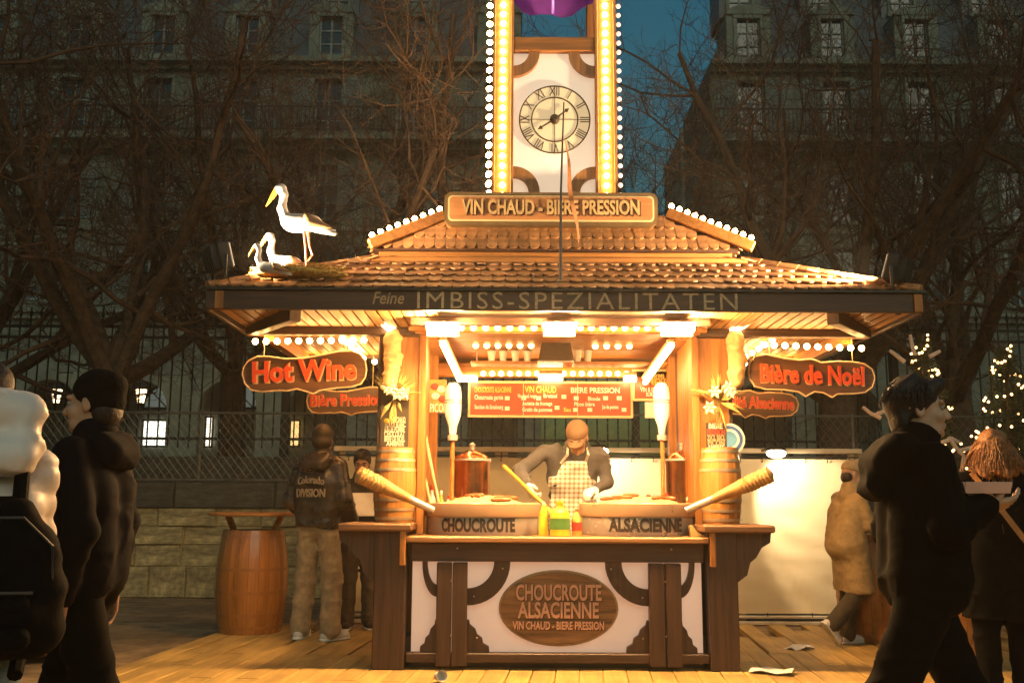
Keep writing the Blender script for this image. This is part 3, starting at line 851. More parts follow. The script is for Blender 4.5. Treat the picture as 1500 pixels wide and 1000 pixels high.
# ---- fascia boards and lettering
fas = part('fascia', (lambda b: (b.box(e0-.0, e1+.0, EY0-.045, EY0-.005, EZ0, EZ1-.005, bev=.006), b)[1])(MB()), m_darkx)
for x in (e0, e1):
    b = MB(); b.box(x-.02, x+.02, EY0, EY1, EZ0, EZ1-.01, bev=.005); b.build('side_fascia', m_dark, fas)
b = MB(); b.box(e0, e1, EY1, EY1+.04, EZ0, EZ1-.01); b.build('rear_fascia', m_darkx, fas)
for px in (321, 1345):
    c = P(px, 445, EY0-.05); b = MB(); b.box(c.x-.03, c.x+.03, EY0-.06, EY0-.047, EZ0+.005, EZ1-.012, bev=.003); b.build('end_block', m_wood, fas)
b = MB(); b.box(e0-.01, e1+.01, EY0-.07, EY0+.02, EZ1-.004, EZ1+.012); b.build('drip_edge', m_black, fas)
m_chalk = M('weathered_carved_letter', (.55, .42, .26), .7, var=.25, scale=40)
me = text_data('lettering', 'IMBISS-SPEZIALITÄTEN', 0.175, m_chalk, extrude=.004, bold=-.0005, spacing=1.18)
xs = [v.co.x for v in me.vertices]; k = (P(1078,445,EY0).x-P(612,445,EY0).x)/(max(xs)-min(xs))
for v in me.vertices: v.co.x *= k
link('lettering', me, fas, loc=(P(845, 445, EY0).x, EY0-.047, P(845, 444, EY0).z), rot=(R(90), 0, 0))
me = text_data('lettering', 'Feine', .125, M('faded_carved_letter', (.5,.36,.2), .7), extrude=.003, bold=.001, shear=.25)
xs = [v.co.x for v in me.vertices]; k = (P(592,440,EY0).x-P(546,440,EY0).x)/(max(xs)-min(xs))
for v in me.vertices: v.co.x *= k
link('lettering', me, fas, loc=(P(569, 440, EY0).x, EY0-.047, P(569, 439, EY0).z), rot=(R(90), 0, 0))

# ---- soffit slats, beams below
m_soff = M('soffit_slat_wood', (.50, .26, .085), .5, wood='y', scale=9, var=.25, rand=.15)
sof = part('soffit', (lambda b: (b.box(e0+.03, e1-.03, EY0+.01, EY1-.01, EZ0+.055, EZ0+.065), b)[1])(MB()), m_slab)
b = MB(); b.box(-.036, .036, EY0+.01, EY1-.01, EZ0+.03, EZ0+.052); slat = b.data('slat', m_soff)
x = e0+.08
while x < e1-.05:
    if abs(x-CX) > .95: link('slat', slat, sof, loc=(x, 0, 0))
    x += .088
BMY = 7.72
bz = P(450, 490, BMY).z
b = MB(); b.box(e0+.06, CX-1.1, BMY, BMY+.09, bz, EZ0+.03, bev=.006); b1 = part('eave_beam', b, m_darkx)
b = MB(); b.box(CX+1.1, e1-.06, BMY, BMY+.09, bz, EZ0+.03, bev=.006); b2 = part('eave_beam', b, m_darkx)
for s_ in (-1, 1):
    a = Vector((CX+s_*(EHW-.62), EY0+.03, EZ0-.02)); e = Vector((CX+s_*(EHW-.1), BMY+.04, bz+.05))
    b = MB(); b.bar(a, e, .09, .1, .006); part('strut', b, m_dark)
    b = MB(); b.box(CX+s_*(EHW-.22)-.04, CX+s_*(EHW-.22)+.04, BMY+.1, EY1-.05, EZ0-.07, EZ0+.028); part('side_beam', b, m_woody)
# dark transom under the fascia
tY = 7.25
a, e = P(600, 474, tY), P(1042, 474, tY)
b = MB(); b.box(a.x, e.x, tY, tY+.1, a.z, EZ0+.03, bev=.008); trans = part('transom_beam', b, m_darkx)
b = MB(); b.box(a.x-.05, e.x+.05, tY+.4, 9.1, EZ0-.01, EZ0+.025); part('ceiling', b, m_woodx)
for k in range(10):
    b = MB(); y = tY+.42+k*.17; b.box(a.x, e.x, y+.004, y+.166, EZ0-.022, EZ0-.011); b.build('board', m_woodx, kiosk.children[-1]) if False else part('ceiling_board', b, m_woodx)

# ---- bulbs
def bulb_mesh(r, mat):
    b = MB(); b.ball((0,0,0), r, 8, 6); return b.data('bulb', mat, True)
bulb_s = bulb_mesh(.024, m_bulb); bulb_t = bulb_mesh(.022, m_tbulb); bulb_d = bulb_mesh(.02, m_dimbulb); bulb_i = bulb_mesh(.024, m_ibulb)
def row(parent, a, e, n, me, socket=True):
    a = Vector(a); e = Vector(e)
    for k in range(n): link('bulb', me, parent, loc=a.lerp(e, k/(n-1) if n > 1 else 0))
for bm_, p0, p1, n in ((b1, (374, 500), (533, 498), 11), (b2, (1118, 505), (1262, 510), 10)):
    row(bm_, P(p0[0], p0[1], BMY+.045), P(p1[0], p1[1], BMY+.045), n, bulb_s)
# bulbs along the side eaves, running back
for s_, bm_ in ((-1, b1), (1, b2)):
    row(bm_, (CX+s_*1.35, 7.9, EZ0-.02), (CX+s_*1.35, 9.1, EZ0-.02), 7, bulb_s)
    row(bm_, (CX+s_*1.75, 7.95, EZ0-.02), (CX+s_*1.75, 9.1, EZ0-.02), 6, bulb_s)
    row(bm_, (CX+s_*(1.5), 9.12, EZ0-.05), (CX+s_*(EHW-.3), 9.12, EZ0-.05), 6, bulb_s)

# ---- upper roof
UY0, UZ0 = 7.58, P(815, 366, 7.58).z
UHW = (P(1090, 366, UY0).x - P(552, 366, UY0).x)/2; UCX = CX-.03
b = MB(); b.box(CX-TX-.02, CX+TX+.02, UY0-.02, 8.56, TZ-.02, TZ+.03, bev=.006); part('ledge', b, m_woodx)
b = MB(); b.box(UCX-UHW+.05, UCX+UHW-.05, UY0+.03, 8.52, TZ+.031, UZ0-.01, bev=.006); part('curb', b, m_woodx)
VY = 7.72; VZ = P(815, 322, VY).z; VHW = .78
u = [(UCX-UHW,UY0,UZ0),(UCX+UHW,UY0,UZ0),(UCX+UHW,8.62,UZ0),(UCX-UHW,8.62,UZ0),(UCX-VHW,VY,VZ),(UCX+VHW,VY,VZ),(UCX+VHW,8.5,VZ),(UCX-VHW,8.5,VZ)]
b = MB(); b.v = [Vector(p) for p in u]
for f_ in ((0,1,5,4),(1,2,6,5),(2,3,7,6),(3,0,4,7),(4,5,6,7),(3,2,1,0)): b.face(f_)
uroof = part('upper_roof', b, m_slab)
n2 = lay_tiles(uroof, u[0], u[1], u[5], u[4], 3, .083, lap=1.4)
jb = MB(); lay_tiles(None, u[3], u[0], u[4], u[7], 4, .11, joined=jb); lay_tiles(None, u[1], u[2], u[6], u[5], 4, .11, joined=jb)
tag(jb.build('roof_tile_field', m_tile, uroof), kind='stuff')
for i, (pa, pb, n) in enumerate((((541, 358), (650, 316), 9), ((1104, 362), (978, 312), 11))):
    a = P(pa[0], pa[1], UY0-.06); e = P(pb[0], pb[1], VY-.03)
    b = MB(); b.bar(a, e, .07, .085, .006); hb = b.build('hip_board', m_woody, uroof)
    for k in range(n):
        link('bulb', bulb_t, hb, loc=a.lerp(e, (k+.3)/(n-.2)) + Vector((0, -.01, .066)))

# ---- sign board above
SGY = 7.56
sg = thing('roof_sign', 'long amber board reading VIN CHAUD - BIERE PRESSION below the clock tower', 'sign', P(808, 330, SGY))
c = P(807, 307, SGY); sw = P(963,307,SGY).x - P(651,307,SGY).x; shh = P(807,283,SGY).z - P(807,331,SGY).z
b = MB(); b.prism([(c.x+x, c.z+z) for x, z in rounded(sw, shh, .06)], SGY-.02, SGY+.06); b.build('board', M('olive_brown_board', (.15,.085,.025), .5), sg)
b = MB(); b.prism([(c.x+x, c.z+z) for x, z in rounded(sw-.06, shh-.06, .035)], SGY-.028, SGY); b.build('border', m_cream, sg)
b = MB(); b.prism([(c.x+x, c.z+z) for x, z in rounded(sw-.085, shh-.085, .028)], SGY-.034, SGY); b.build('face', M('orange_sign_face', (.50,.20,.06), .5, wood='x', scale=8, var=.12), sg)
m_sl = M('tan_letter', (.62,.38,.15), .5); 
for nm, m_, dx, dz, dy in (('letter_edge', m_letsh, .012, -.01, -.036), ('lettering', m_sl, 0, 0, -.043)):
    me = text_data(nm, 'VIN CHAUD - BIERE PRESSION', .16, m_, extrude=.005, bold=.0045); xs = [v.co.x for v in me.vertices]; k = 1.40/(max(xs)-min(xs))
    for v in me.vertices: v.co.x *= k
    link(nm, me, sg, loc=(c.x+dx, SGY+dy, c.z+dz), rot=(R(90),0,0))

# ---- clock tower
TWF, TWB = 7.66, 8.62
tz0, tz1 = UZ0+.1, 6.4
def tx_(px, py=150): return P(px, py, TWF).x
tcx = tx_(812)
m_twood = M('tower_wood', (.40, .17, .045), .45, wood='z', scale=9, var=.25, bump=.1)
tw = part('tower', (lambda b: (b.box(tcx-.47, tcx+.47, TWF+.02, TWB-.02, tz0, tz0+.12), b)[1])(MB()), m_woodx)
for s_ in (-1, 1):
    for yf in (0, 1):
        x = tcx + s_*.42; y = TWF+.06 if not yf else TWB-.06
        b = MB(); b.box(x-.085, x+.085, y-.06, y+.06, tz0, tz1, bev=.008); b.build('post', m_twood, tw)
    b = MB(); b.box(tcx+s_*.345-.012, tcx+s_*.345+.012, TWF-.02, TWF+.02, tz0, tz1, bev=.003); b.build('trim', m_twood, tw)
    b = MB(); b.box(tcx+s_*.495-.012, tcx+s_*.495+.012, TWF-.02, TWF+.02, tz0, tz1, bev=.003); b.build('trim', m_twood, tw)
    n = 40; za = P(735, 286, TWF).z; step = (P(735, 14, TWF).z - P(735, 286, TWF).z)/19.6
    for k in range(n):
        z = za + k*step
        if z > tz1-.1: break
        link('bulb', bulb_t, tw, loc=(tcx+s_*.42, TWF-.014, z))
        link('bulb', bulb_t if s_ < 0 else bulb_d, tw, loc=(tcx+s_*.535, TWF+.04, z+.02))
        if s_ < 0: link('bulb', bulb_t, tw, loc=(tcx+s_*.53, TWF+.12, z+.06))
zbeam0, zbeam1 = P(812, 75, TWF).z, P(812, 55, TWF).z
b = MB(); b.box(tcx-.33, tcx+.33, TWF-.01, TWF+.07, zbeam0, zbeam1, bev=.006); b.build('crossbeam', m_woodx, tw)
b = MB(); b.box(tcx-.33, tcx+.33, TWB-.07, TWB, zbeam0, zbeam1, bev=.006); b.build('crossbeam', m_woodx, tw)
for s_ in (-1, 1):
    b = MB(); b.box(tcx+s_*.42-.03, tcx+s_*.42+.03, TWF+.13, TWB-.13, zbeam0, zbeam1, bev=.006); b.build('crossbeam', m_woody, tw)
zp0, zp1 = tz0+.125, zbeam0-.002
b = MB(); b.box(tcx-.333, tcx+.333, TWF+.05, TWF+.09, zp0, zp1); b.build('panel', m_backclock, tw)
b = MB(); b.box(tcx-.33, tcx+.33, TWB-.09, TWB-.05, zp0, zp1); b.box(tcx-.46, tcx-.44, TWF+.13, TWB-.13, zp0, zp1); b.box(tcx+.44, tcx+.46, TWF+.13, TWB-.13, zp0, zp1); b.build('rear_panel', m_white, tw)
b = MB(); b.box(tcx-.55, tcx+.55, TWF-.05, TWB+.05, tz1, tz1+.1, bev=.01); b.build('tower_cap', m_woodx, tw)
b = MB(); k = len(b.v); b.v = [(tcx-.7,TWF-.2,tz1+.1),(tcx+.7,TWF-.2,tz1+.1),(tcx+.7,TWB+.2,tz1+.1),(tcx-.7,TWB+.2,tz1+.1),(tcx,(TWF+TWB)/2,tz1+.9)]
for f_ in ((3,2,1,0),(0,1,4),(1,2,4),(2,3,4),(3,0,4)): b.face(f_)
b.build('tower_roof', m_tile, tw)
# curved corner braces of the clock panel
zc_t, zc_b = zp1, P(812, 281, TWF).z
for s_ in (-1, 1):
    for zz_, up in ((zc_t, -1), (zc_b, 1)):
        b = MB(); n = 8; r0, r1 = .125, .215
        for i in range(n):
            q = []
            for r_, k in ((r0,i),(r0,i+1),(r1,i+1),(r1,i)):
                a_ = R(90*k/n); q.append((tcx+s_*(.333-r_*math.cos(a_)), zz_+up*r_*math.sin(a_)))
            b.prism(q, TWF+.005, TWF+.049)
        b.build('corner_brace', m_twood, tw)
# clock
ck = P(812.5, 176, TWF+.04); CR = .288
clock = thing('tower_clock', 'round skeleton clock with roman numerals on the white tower panel', 'clock', ck)
m_cd = M('aged_black_iron', (.07, .045, .02), .5); m_face = M('clock_face_cream', (.76, .66, .46), .5, var=.04)
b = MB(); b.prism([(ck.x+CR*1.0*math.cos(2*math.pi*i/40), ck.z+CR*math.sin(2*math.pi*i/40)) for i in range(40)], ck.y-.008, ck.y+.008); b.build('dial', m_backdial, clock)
for rr in (CR, CR*.655):
    b = MB(); b.tube([(ck.x+rr*math.cos(2*math.pi*i/48), ck.y-.012, ck.z+rr*math.sin(2*math.pi*i/48)) for i in range(49)], .006, 5, False); b.build('ring', m_cd, clock)
b = MB(); b.tube([(ck.x-CR, ck.y-.011, ck.z), (ck.x+CR, ck.y-.011, ck.z)], .003, 4); b.tube([(ck.x, ck.y-.011, ck.z-CR), (ck.x, ck.y-.011, ck.z+CR)], .003, 4); b.build('cross_wire', m_cd, clock)
for h, s_ in enumerate(['XII','I','II','III','IIII','V','VI','VII','VIII','IX','X','XI']):
    a_ = R(-30*h); me = text_data('numeral', s_, .112, m_cd, extrude=.003, bold=-.0008, sx=.66)
    link('numeral', me, clock, loc=(ck.x + CR*.83*math.sin(-a_), ck.y-.012, ck.z + CR*.83*math.cos(a_)), rot=(Matrix.Rotation(R(90),3,'X') @ Matrix.Rotation(a_,3,'Z')).to_euler())
for (dx, dz), L, nm in (((-.84, -.54), .165, 'hour_hand'), ((.80, .60), .145, 'minute_hand')):
    d = Vector((dx, 0, dz)).normalized(); pr = Vector((-d.z, 0, d.x))
    b = MB(); o = Vector((ck.x, 0, ck.z)); 
    pl_ = [o - d*.05 + pr*.006, o + d*L*.75 + pr*.006, o + d*L*.78 + pr*.018, o + d*L, o + d*L*.78 - pr*.018, o + d*L*.75 - pr*.006, o - d*.05 - pr*.006]
    b.prism([(p.x, p.z) for p in pl_], ck.y-.026 if nm[0] == 'h' else ck.y-.034, ck.y-.02 if nm[0] == 'h' else ck.y-.028); b.build(nm, m_cd, clock)
b = MB(); b.lathe([(.04,0),(.04,.03),(.02,.045),(0,.045)], ck, 16, Matrix.Rotation(R(90),3,'X')); b.build('hub', m_cd, clock)
# purple lit lamp in the tower opening
lc_ = P(810, -14, 8.1)
pl = thing('purple_lamp', 'purple glowing lantern with scalloped skirt hanging in the tower opening', 'lamp', lc_)
m_pur = E('purple_glow', (.42, .06, .62), .75)
m_purd = M('purple_cloth', (.16, .03, .22), .7)
b = MB(); n = 24
for i, (r_, z) in enumerate(((.02,.55),(.16,.48),(.3,.25),(.36,.1),(.37,-.04))):
    for j in range(n): b.v.append((lc_.x + r_*math.cos(2*math.pi*j/n), lc_.y + r_*math.sin(2*math.pi*j/n), lc_.z + z - (.035 if i == 4 and j % 4 < 2 else 0)))
for i in range(4):
    for j in range(n): b.face((i*n+j, i*n+(j+1)%n, (i+1)*n+(j+1)%n, (i+1)*n+j))
b.build('canopy', m_purd, pl, True)
b = MB(); b.ball(lc_+Vector((0,-.02,.06)), .085, 12, 8); b.build('glowing_globe', E('purple_bulb', (.75,.25,1), 4), pl, True)
b = MB(); b.tube([lc_+Vector((0,0,.5)), lc_+Vector((0,0,-.22))], .012, 6); b.build('cord', m_pur, pl)
b = MB(); b.tube([(lc_.x, lc_.y, lc_.z+.5), (lc_.x, lc_.y, tz1)], .012, 6); b.build('hanger', m_black, pl)

# ---- pole with limp pennant in front of the clock
pb_ = P(821, 418, 7.05); pt_ = P(826, 150, 7.35)
fp = thing('pennant_pole', 'thin dark pole with limp orange pennant on the lower roof', 'flagpole', pb_)
b = MB(); b.tube([pb_, pb_.lerp(pt_, .5)+Vector((-.01,0,0)), pt_], [.011,.009,.006], 6); b.build('pole', m_black, fp)
b = MB(); b.box(pb_.x-.035, pb_.x+.035, pb_.y-.03, pb_.y+.03, pb_.z-.03, pb_.z+.03, bev=.006); b.build('foot', m_black, fp)
fl = MB(); n = 16; top = P(825, 205, 7.28)
for lay in (0, .004):
    for i in range(n+1):
        t = i/n; cxx = top.x + .01 + .10*t; wd = .008 + .028*math.sin(math.pi*min(1, t*1.05))**.8*(.5+.5*t); zz = top.z - 1.0*t*.82
        for s_ in (-1, 1): fl.v.append((cxx + s_*wd/2 + .012*math.sin(9*t), top.y - .02 + .03*math.sin(8*t+s_) + lay, zz + s_*.02*t))
for lay in (0, 1):
    for i in range(n):
        k = lay*2*(n+1); q_ = (k+2*i, k+2*i+1, k+2*i+3, k+2*i+2); fl.face(q_ if lay else q_[::-1])
fl.build('pennant', M('orange_pennant_cloth', (.34, .13, .04), .8), fp, True)

# ---- three lamps under the transom
for px, lab in ((648, 'left'), (820, 'middle'), (993, 'right')):
    c = P(px, 481, tY-.06)
    lp = thing('eave_lamp', f'white glowing box lamp under the front beam, {lab} of three', 'lamp', c, group='box lamps under the front beam')
    b = MB(); hw = .122
    b.prism([(c.x-hw*.86, c.z-.035), (c.x+hw*.86, c.z-.035), (c.x+hw, c.z+.03), (c.x-hw, c.z+.03)], c.y-.06, c.y+.05); b.build('diffuser', m_lamp, lp)
    b = MB(); b.box(c.x-hw*.9, c.x+hw*.9, c.y-.05, c.y+.055, c.z+.032, c.z+.05, bev=.004); b.box(c.x-hw*.98, c.x+hw*.98, c.y+.052, c.y+.062, c.z-.05, c.z+.05); b.box(c.x-.02, c.x+.02, c.y-.01, c.y+.02, c.z+.05, EZ0-.02); b.build('housing', m_black, lp)

# ---- interior light rows
row(trans, P(676, 480, 7.62), P(800, 480, 7.62), 8, bulb_i); row(trans, P(850, 480, 7.62), P(965, 480, 7.62), 8, bulb_i)
row(trans, P(697, 506, 8.25), P(778, 506, 8.25), 6, bulb_i); row(trans, P(872, 507, 8.25), P(922, 507, 8.25), 4, bulb_i)
rb = part('rear_beam', (lambda b: (b.box(P(612,545,9.0).x, P(1000,545,9.0).x, 9.0, 9.1, P(800,552,9).z, P(800,532,9).z, bev=.006), b)[1])(MB()), m_woodx)
row(rb, P(708, 547, 8.93), P(918, 547, 8.93), 17, bulb_i)
def tube_lamp(label, p0, p1, r=.022):
    p0, p1 = Vector(p0), Vector(p1)
    t = thing('tube_lamp', label, 'lamp', (p0+p1)/2, group='fluorescent tubes inside the kiosk')
    b = MB(); b.tube([p0, p1], r, 10); b.build('tube', m_tube, t, True)
    b = MB(); b.bar(p0+Vector((0,0,r+.02)), p1+Vector((0,0,r+.02)), .06, .03, .004); b.build('housing', m_cream, t)
tube_lamp('long fluorescent tube running back along the left inside of the kiosk', P(648, 503, 7.75), P(673, 556, 8.85))
tube_lamp('long fluorescent tube running back along the right inside of the kiosk', P(984, 506, 7.75), P(945, 560, 8.85))
tube_lamp('short tube under the rear beam behind the left dispenser', P(671, 555, 8.9), P(699, 555, 8.9), .026)
tube_lamp('short tube in the middle of the rear beam', P(789, 553, 8.9), P(824, 553, 8.9), .026)
tube_lamp('short tube at the right end of the rear beam', P(914, 555, 8.9), P(932, 555, 8.9), .026)
tube_lamp('slanting tube at the top of the left pillar under the eave', P(553, 464, 7.6), P(583, 490, 7.8), .035)
tube_lamp('slanting tube at the top of the right pillar under the eave', P(1102, 466, 7.6), P(1062, 490, 7.8), .035)
# ================================================================== things on and around the kiosk
# ---- roof floodlights aimed at the tower and the roof
def floodlight(label, px, py, Y, tgt, en, size=1.0):
    c = P(px, py, Y); d = (Vector(tgt) - c).normalized()
    root = thing('floodlight', label, 'floodlight', c, group='floodlights on the roof corners')
    rot = d.to_track_quat('Z', 'Y').to_matrix()
    b = MB(); b.obox(c, (.13, .10, .05), rot, .012); 
    for k in range(6): b.obox(c - d*.065 + rot @ Vector((-.1+.04*k, 0, 0)), (.006, .085, .025), rot)
    b.build('housing', m_black, root)
    b = MB(); b.obox(c + d*.054, (.11, .082, .003), rot); b.build('lens', E('flood_lens', (1, .72, .42), .25), root)
    z0 = c.z - .22
    b = MB(); x = rot @ Vector((1,0,0)); b.bar(c - x*.145, c - x*.145 - Vector((0,0,.16)), .02, .012); b.bar(c + x*.145, c + x*.145 - Vector((0,0,.16)), .02, .012); b.bar(c - x*.15 - Vector((0,0,.16)), c + x*.15 - Vector((0,0,.16)), .02, .012); b.build('yoke', m_black, root)
    b = MB(); b.bar(c - Vector((0,0,.16)), c - Vector((0,0,.33)), .03, .03); b.build('stem', m_black, root)
    l = bpy.data.lights.new('beam', 'SPOT'); l.energy = en; l.color = (1, .70, .40); l.spot_size = R(120); l.spot_blend = .6; l.shadow_soft_size = .08
    lo = link('beam', l, root, loc=c + d*.075); lo.rotation_euler = (-d).to_track_quat('Z', 'Y').to_euler()
floodlight('black floodlight on the left roof corner beside the storks', 322, 378, 6.95, (tcx-.1, 8.5, 3.7), 800)
floodlight('black floodlight on the right roof corner', 1312, 395, 6.95, (tcx+.1, 8.5, 3.7), 800)

# ---- signed distance meshes (numpy): used for storks and people
def snets(f, o, h):
    s = f < 0
    nx, ny, nz = f.shape
    c = np.zeros((nx-1, ny-1, nz-1), np.int8)
    for i in (0,1):
        for j in (0,1):
            for k in (0,1): c += s[i:nx-1+i, j:ny-1+j, k:nz-1+k]
    act = (c > 0) & (c < 8)
    ids = -np.ones(act.shape, np.int64); idx = np.argwhere(act); ids[act] = np.arange(len(idx))
    acc = np.zeros((len(idx), 3)); cnt = np.zeros(len(idx))
    I, J, K_ = idx.T
    cor = [(a, b, c_) for a in (0,1) for b in (0,1) for c_ in (0,1)]
    for a in cor:
        for ax in range(3):
            if a[ax]: continue
            e = list(a); e[ax] = 1
            fa = f[I+a[0], J+a[1], K_+a[2]]; fb = f[I+e[0], J+e[1], K_+e[2]]
            m = (fa < 0) != (fb < 0)
            t = np.where(m, fa/np.where(m, fa-fb, 1), 0)
            for q in range(3): acc[:, q] += np.where(m, a[q] + (t if q == ax else 0), 0)
            cnt += m
    V = (idx + acc/cnt[:, None])*h + o
    Fq = []
    for ax in range(3):
        sl0 = [slice(1, -1)]*3; sl1 = [slice(1, -1)]*3
        sl0[ax] = slice(0, -1); sl1[ax] = slice(1, None)
        A = s[tuple(sl0)]; B = s[tuple(sl1)]
        w_ = np.argwhere(A != B)
        if not len(w_): continue
        sgn = A[tuple(w_.T)]
        base = w_ + 1; base[:, ax] -= 1
        u_, v_ = [(1,2),(2,0),(0,1)][ax]
        q = []
        for du, dv in ((-1,-1),(0,-1),(0,0),(-1,0)):
            p = base.copy(); p[:, u_] += du; p[:, v_] += dv; q.append(ids[tuple(p.T)])
        q = np.stack(q, 1); q[~sgn] = q[~sgn][:, ::-1]
        Fq.append(q)
    return V, np.concatenate(Fq)

class SDF:
    def __init__(s, k=.03): s.p = []; s.k = k; s.cuts = []; s.warp = None
    def cone(s, a, b, ra, rb=None, k=None): s.p.append(('c', np.array(a, float), np.array(b, float), ra, ra if rb is None else rb, k)); return s
    def ell(s, c, r, rot=None, k=None, neg=False): s.p.append(('n' if neg else 'e', np.array(c, float), np.array(r, float), None if rot is None else np.array(rot, float), None, k)); return s
    def cut(s, fn): s.cuts.append(fn); return s
    def mesh(s, h):
        lo = np.full(3, 1e9); hi = -lo
        for t, a, b, ra, rb, k in s.p:
            if t == 'c':
                r = max(ra, rb); lo = np.minimum(lo, np.minimum(a, b)-r); hi = np.maximum(hi, np.maximum(a, b)+r)
            elif t == 'e': r = b.max(); lo = np.minimum(lo, a-r); hi = np.maximum(hi, a+r)
        lo = lo - 4*h - .02; hi = hi + 4*h + .02
        n = np.ceil((hi-lo)/h).astype(int)+1
        f = np.full(n, 9.0, np.float32)
        ax = [lo[i] + h*np.arange(n[i]) for i in range(3)]
        for t, a, b, ra, rb, k in s.p:
            k = s.k if k is None else k
            if t == 'c': r = max(ra, rb); l0 = np.minimum(a, b)-r; h0 = np.maximum(a, b)+r
            else: r = b.max(); l0 = a-r; h0 = a+r
            mg = 2*k + 3*h + .02
            i0 = np.clip(((l0-mg-lo)/h).astype(int), 0, n-1); i1 = np.clip(((h0+mg-lo)/h).astype(int)+2, 1, n)
            sl_ = tuple(slice(i0[i], i1[i]) for i in range(3))
            X, Y, Z = np.meshgrid(*[ax[i][sl_[i]] for i in range(3)], indexing='ij')
            p = np.stack((X, Y, Z), -1)
            if t == 'c':
                d = b-a; L = max(d.dot(d), 1e-9); tt = np.clip(((p-a)@d)/L, 0, 1)
                dist = np.linalg.norm(p - a - tt[..., None]*d, axis=-1) - (ra + (rb-ra)*tt)
            else:
                q = p-a
                if ra is not None: q = q @ ra
                qn = np.linalg.norm(q/b, axis=-1); q2 = np.linalg.norm(q/(b*b), axis=-1)
                dist = qn*(qn-1)/np.maximum(q2, 1e-6)
            g = f[sl_]
            if t == 'n':
                d2 = -dist; hh = np.clip(.5 + .5*(d2-g)/k, 0, 1); f[sl_] = g*(1-hh) + d2*hh + k*hh*(1-hh)
            else:
                hh = np.clip(.5 + .5*(g-dist)/k, 0, 1); f[sl_] = g*(1-hh) + dist*hh - k*hh*(1-hh)
        if s.warp or s.cuts:
            X, Y, Z = np.meshgrid(*ax, indexing='ij')
            if s.warp: f = f + s.warp(X, Y, Z)
            for fn in s.cuts: f = np.maximum(f, fn(X, Y, Z))
        return snets(f.astype(np.float64), lo, h)
def sdf_data(name, parts, mat):
    """one mesh from several (V, F) patches"""
    vs, fs, n = [], [], 0
    for V, Q in parts: vs.append(V); fs.append(Q+n); n += len(V)
    V = np.concatenate(vs); Q = np.concatenate(fs)
    me = bpy.data.meshes.new(name); me.from_pydata(V.tolist(), [], Q.tolist())
    for m in (mat if isinstance(mat, (list, tuple)) else [mat]): me.materials.append(m)
    me.polygons.foreach_set('use_smooth', [True]*len(me.polygons)); me.update()
    return me
def folds(amp, seed=0, fx=14, fz=9):
    def fn(X, Y, Z):
        a = seed*1.7
        w1 = np.sin(fz*Z + 5*X + 3*Y + a) ; w2 = np.sin(fx*X + 6*Z*1.3 + 2*w1 + a*2); w3 = np.sin(23*Z + 9*Y - 11*X + 1.5*w2 + a)
        w4 = np.sin(41*Z - 17*X + 13*Y + 2*w3 + a)
        u = 33*Z + 15*X*np.sin(4*Z+a) - 12*Y + 2.2*w1 + 1.3*w2 + a; v = 27*Z - 24*X + 14*Y + 2.5*w2 - 1.2*w1 + 2*a; q = 62*Z + 20*X - 25*Y + 2.4*w3 + 1.6*w2
        rg = lambda t: (1-np.abs(np.sin(.5*t)))**2.2
        return 1.25*amp*(.22*w1*w2 - .75*rg(u)*(.5+.5*w2) - .65*rg(v)*(.5+.5*w1) - .35*rg(q)*(.5-.5*w1*w2) + .05)
    return fn

# ---- storks on the roof
m_fea = M('white_stork_paint', (.44, .42, .41), .5, var=.06, scale=20); m_beak = M('orange_beak_paint', (.80, .33, .03), .45); m_wing = M('brown_wing_paint', (.22, .12, .05), .5, var=.3, scale=20)
m_leg = M('red_leg_paint', (.55, .15, .06), .5); m_eye = M('black_eye', (.01,.01,.01), .2)
def stork(label, o, S, standing=True, rz=0.0):
    root = thing('stork_figure', label, 'stork', o, rz, 'stork figures on the roof')
    s = SDF(.03*S)
    z0 = .0 if not standing else .36
    def q(x, z, y=0): return (x*S, y*S, (z+z0)*S)
    # faces -X
    s.ell(q(.06, .13), (.20*S, .10*S, .105*S)); s.ell(q(-.06, .14), (.12*S, .09*S, .10*S)); s.cone(q(.18, .13), q(.36, .03), .07*S, .02*S); s.cone(q(.2,.05), q(.42,-.0), .03*S, .018*S)
    s.cone(q(-.13, .17), q(-.185, .30), .065*S, .048*S); s.cone(q(-.185, .30), q(-.17, .46), .046*S, .042*S); s.cone(q(-.17, .46), q(-.2, .52), .042*S, .05*S); s.ell(q(-.215, .525), (.065*S, .048*S, .052*S))
    link('body', sdf_data('body', [s.mesh(.012*S)], m_fea), root, True)
    b = MB(); b.tube([q(-.255, .515), q(-.30, .44), q(-.365, .33)], [.034*S, .026*S, .005*S], 8); b.build('beak', m_beak, root, True, True)
    for sy in (-1, 1):
        b = MB(); b.ball(q(-.235, .535, sy*.042), .009*S, 8, 6); b.build('eye', m_eye, root, True, True)
        w_ = SDF(.02*S); w_.cone(q(.13, .17, sy*.075), q(.38, .06, sy*.045), .05*S, .012*S); w_.cone(q(.15,.12,sy*.08), q(.34,.06,sy*.05), .045*S, .012*S)
        link('wing', sdf_data('wing', [w_.mesh(.012*S)], m_wing), root, True)
    for sx in (.36, .40):
        b = MB(); b.tube([q(.34,.03), q(sx+.02, -.0 if sx < .4 else .04)], [.03*S,.012*S], 6); b.build('tail_feather', m_fea, root, True, True)
    if standing:
        b = MB(); b.tube([q(.08, .06, -.03), q(.10, -.12, -.03), q(.125, -.36, -.03)], [.017*S, .011*S, .011*S], 6); b.tube([q(.125,-.355,-.03), q(.05,-.357,-.03)], [.01*S,.006*S], 5); b.build('leg', m_leg, root, True, True)
        b = MB(); b.tube([q(.10, .06, .03), q(.13, -.12, .03), q(.165, -.22, .03), q(.12, -.28, .03), q(.10,-.30,.03)], [.015*S, .011*S, .011*S, .009*S, .007*S], 6); b.build('leg', m_leg, root, True, True)
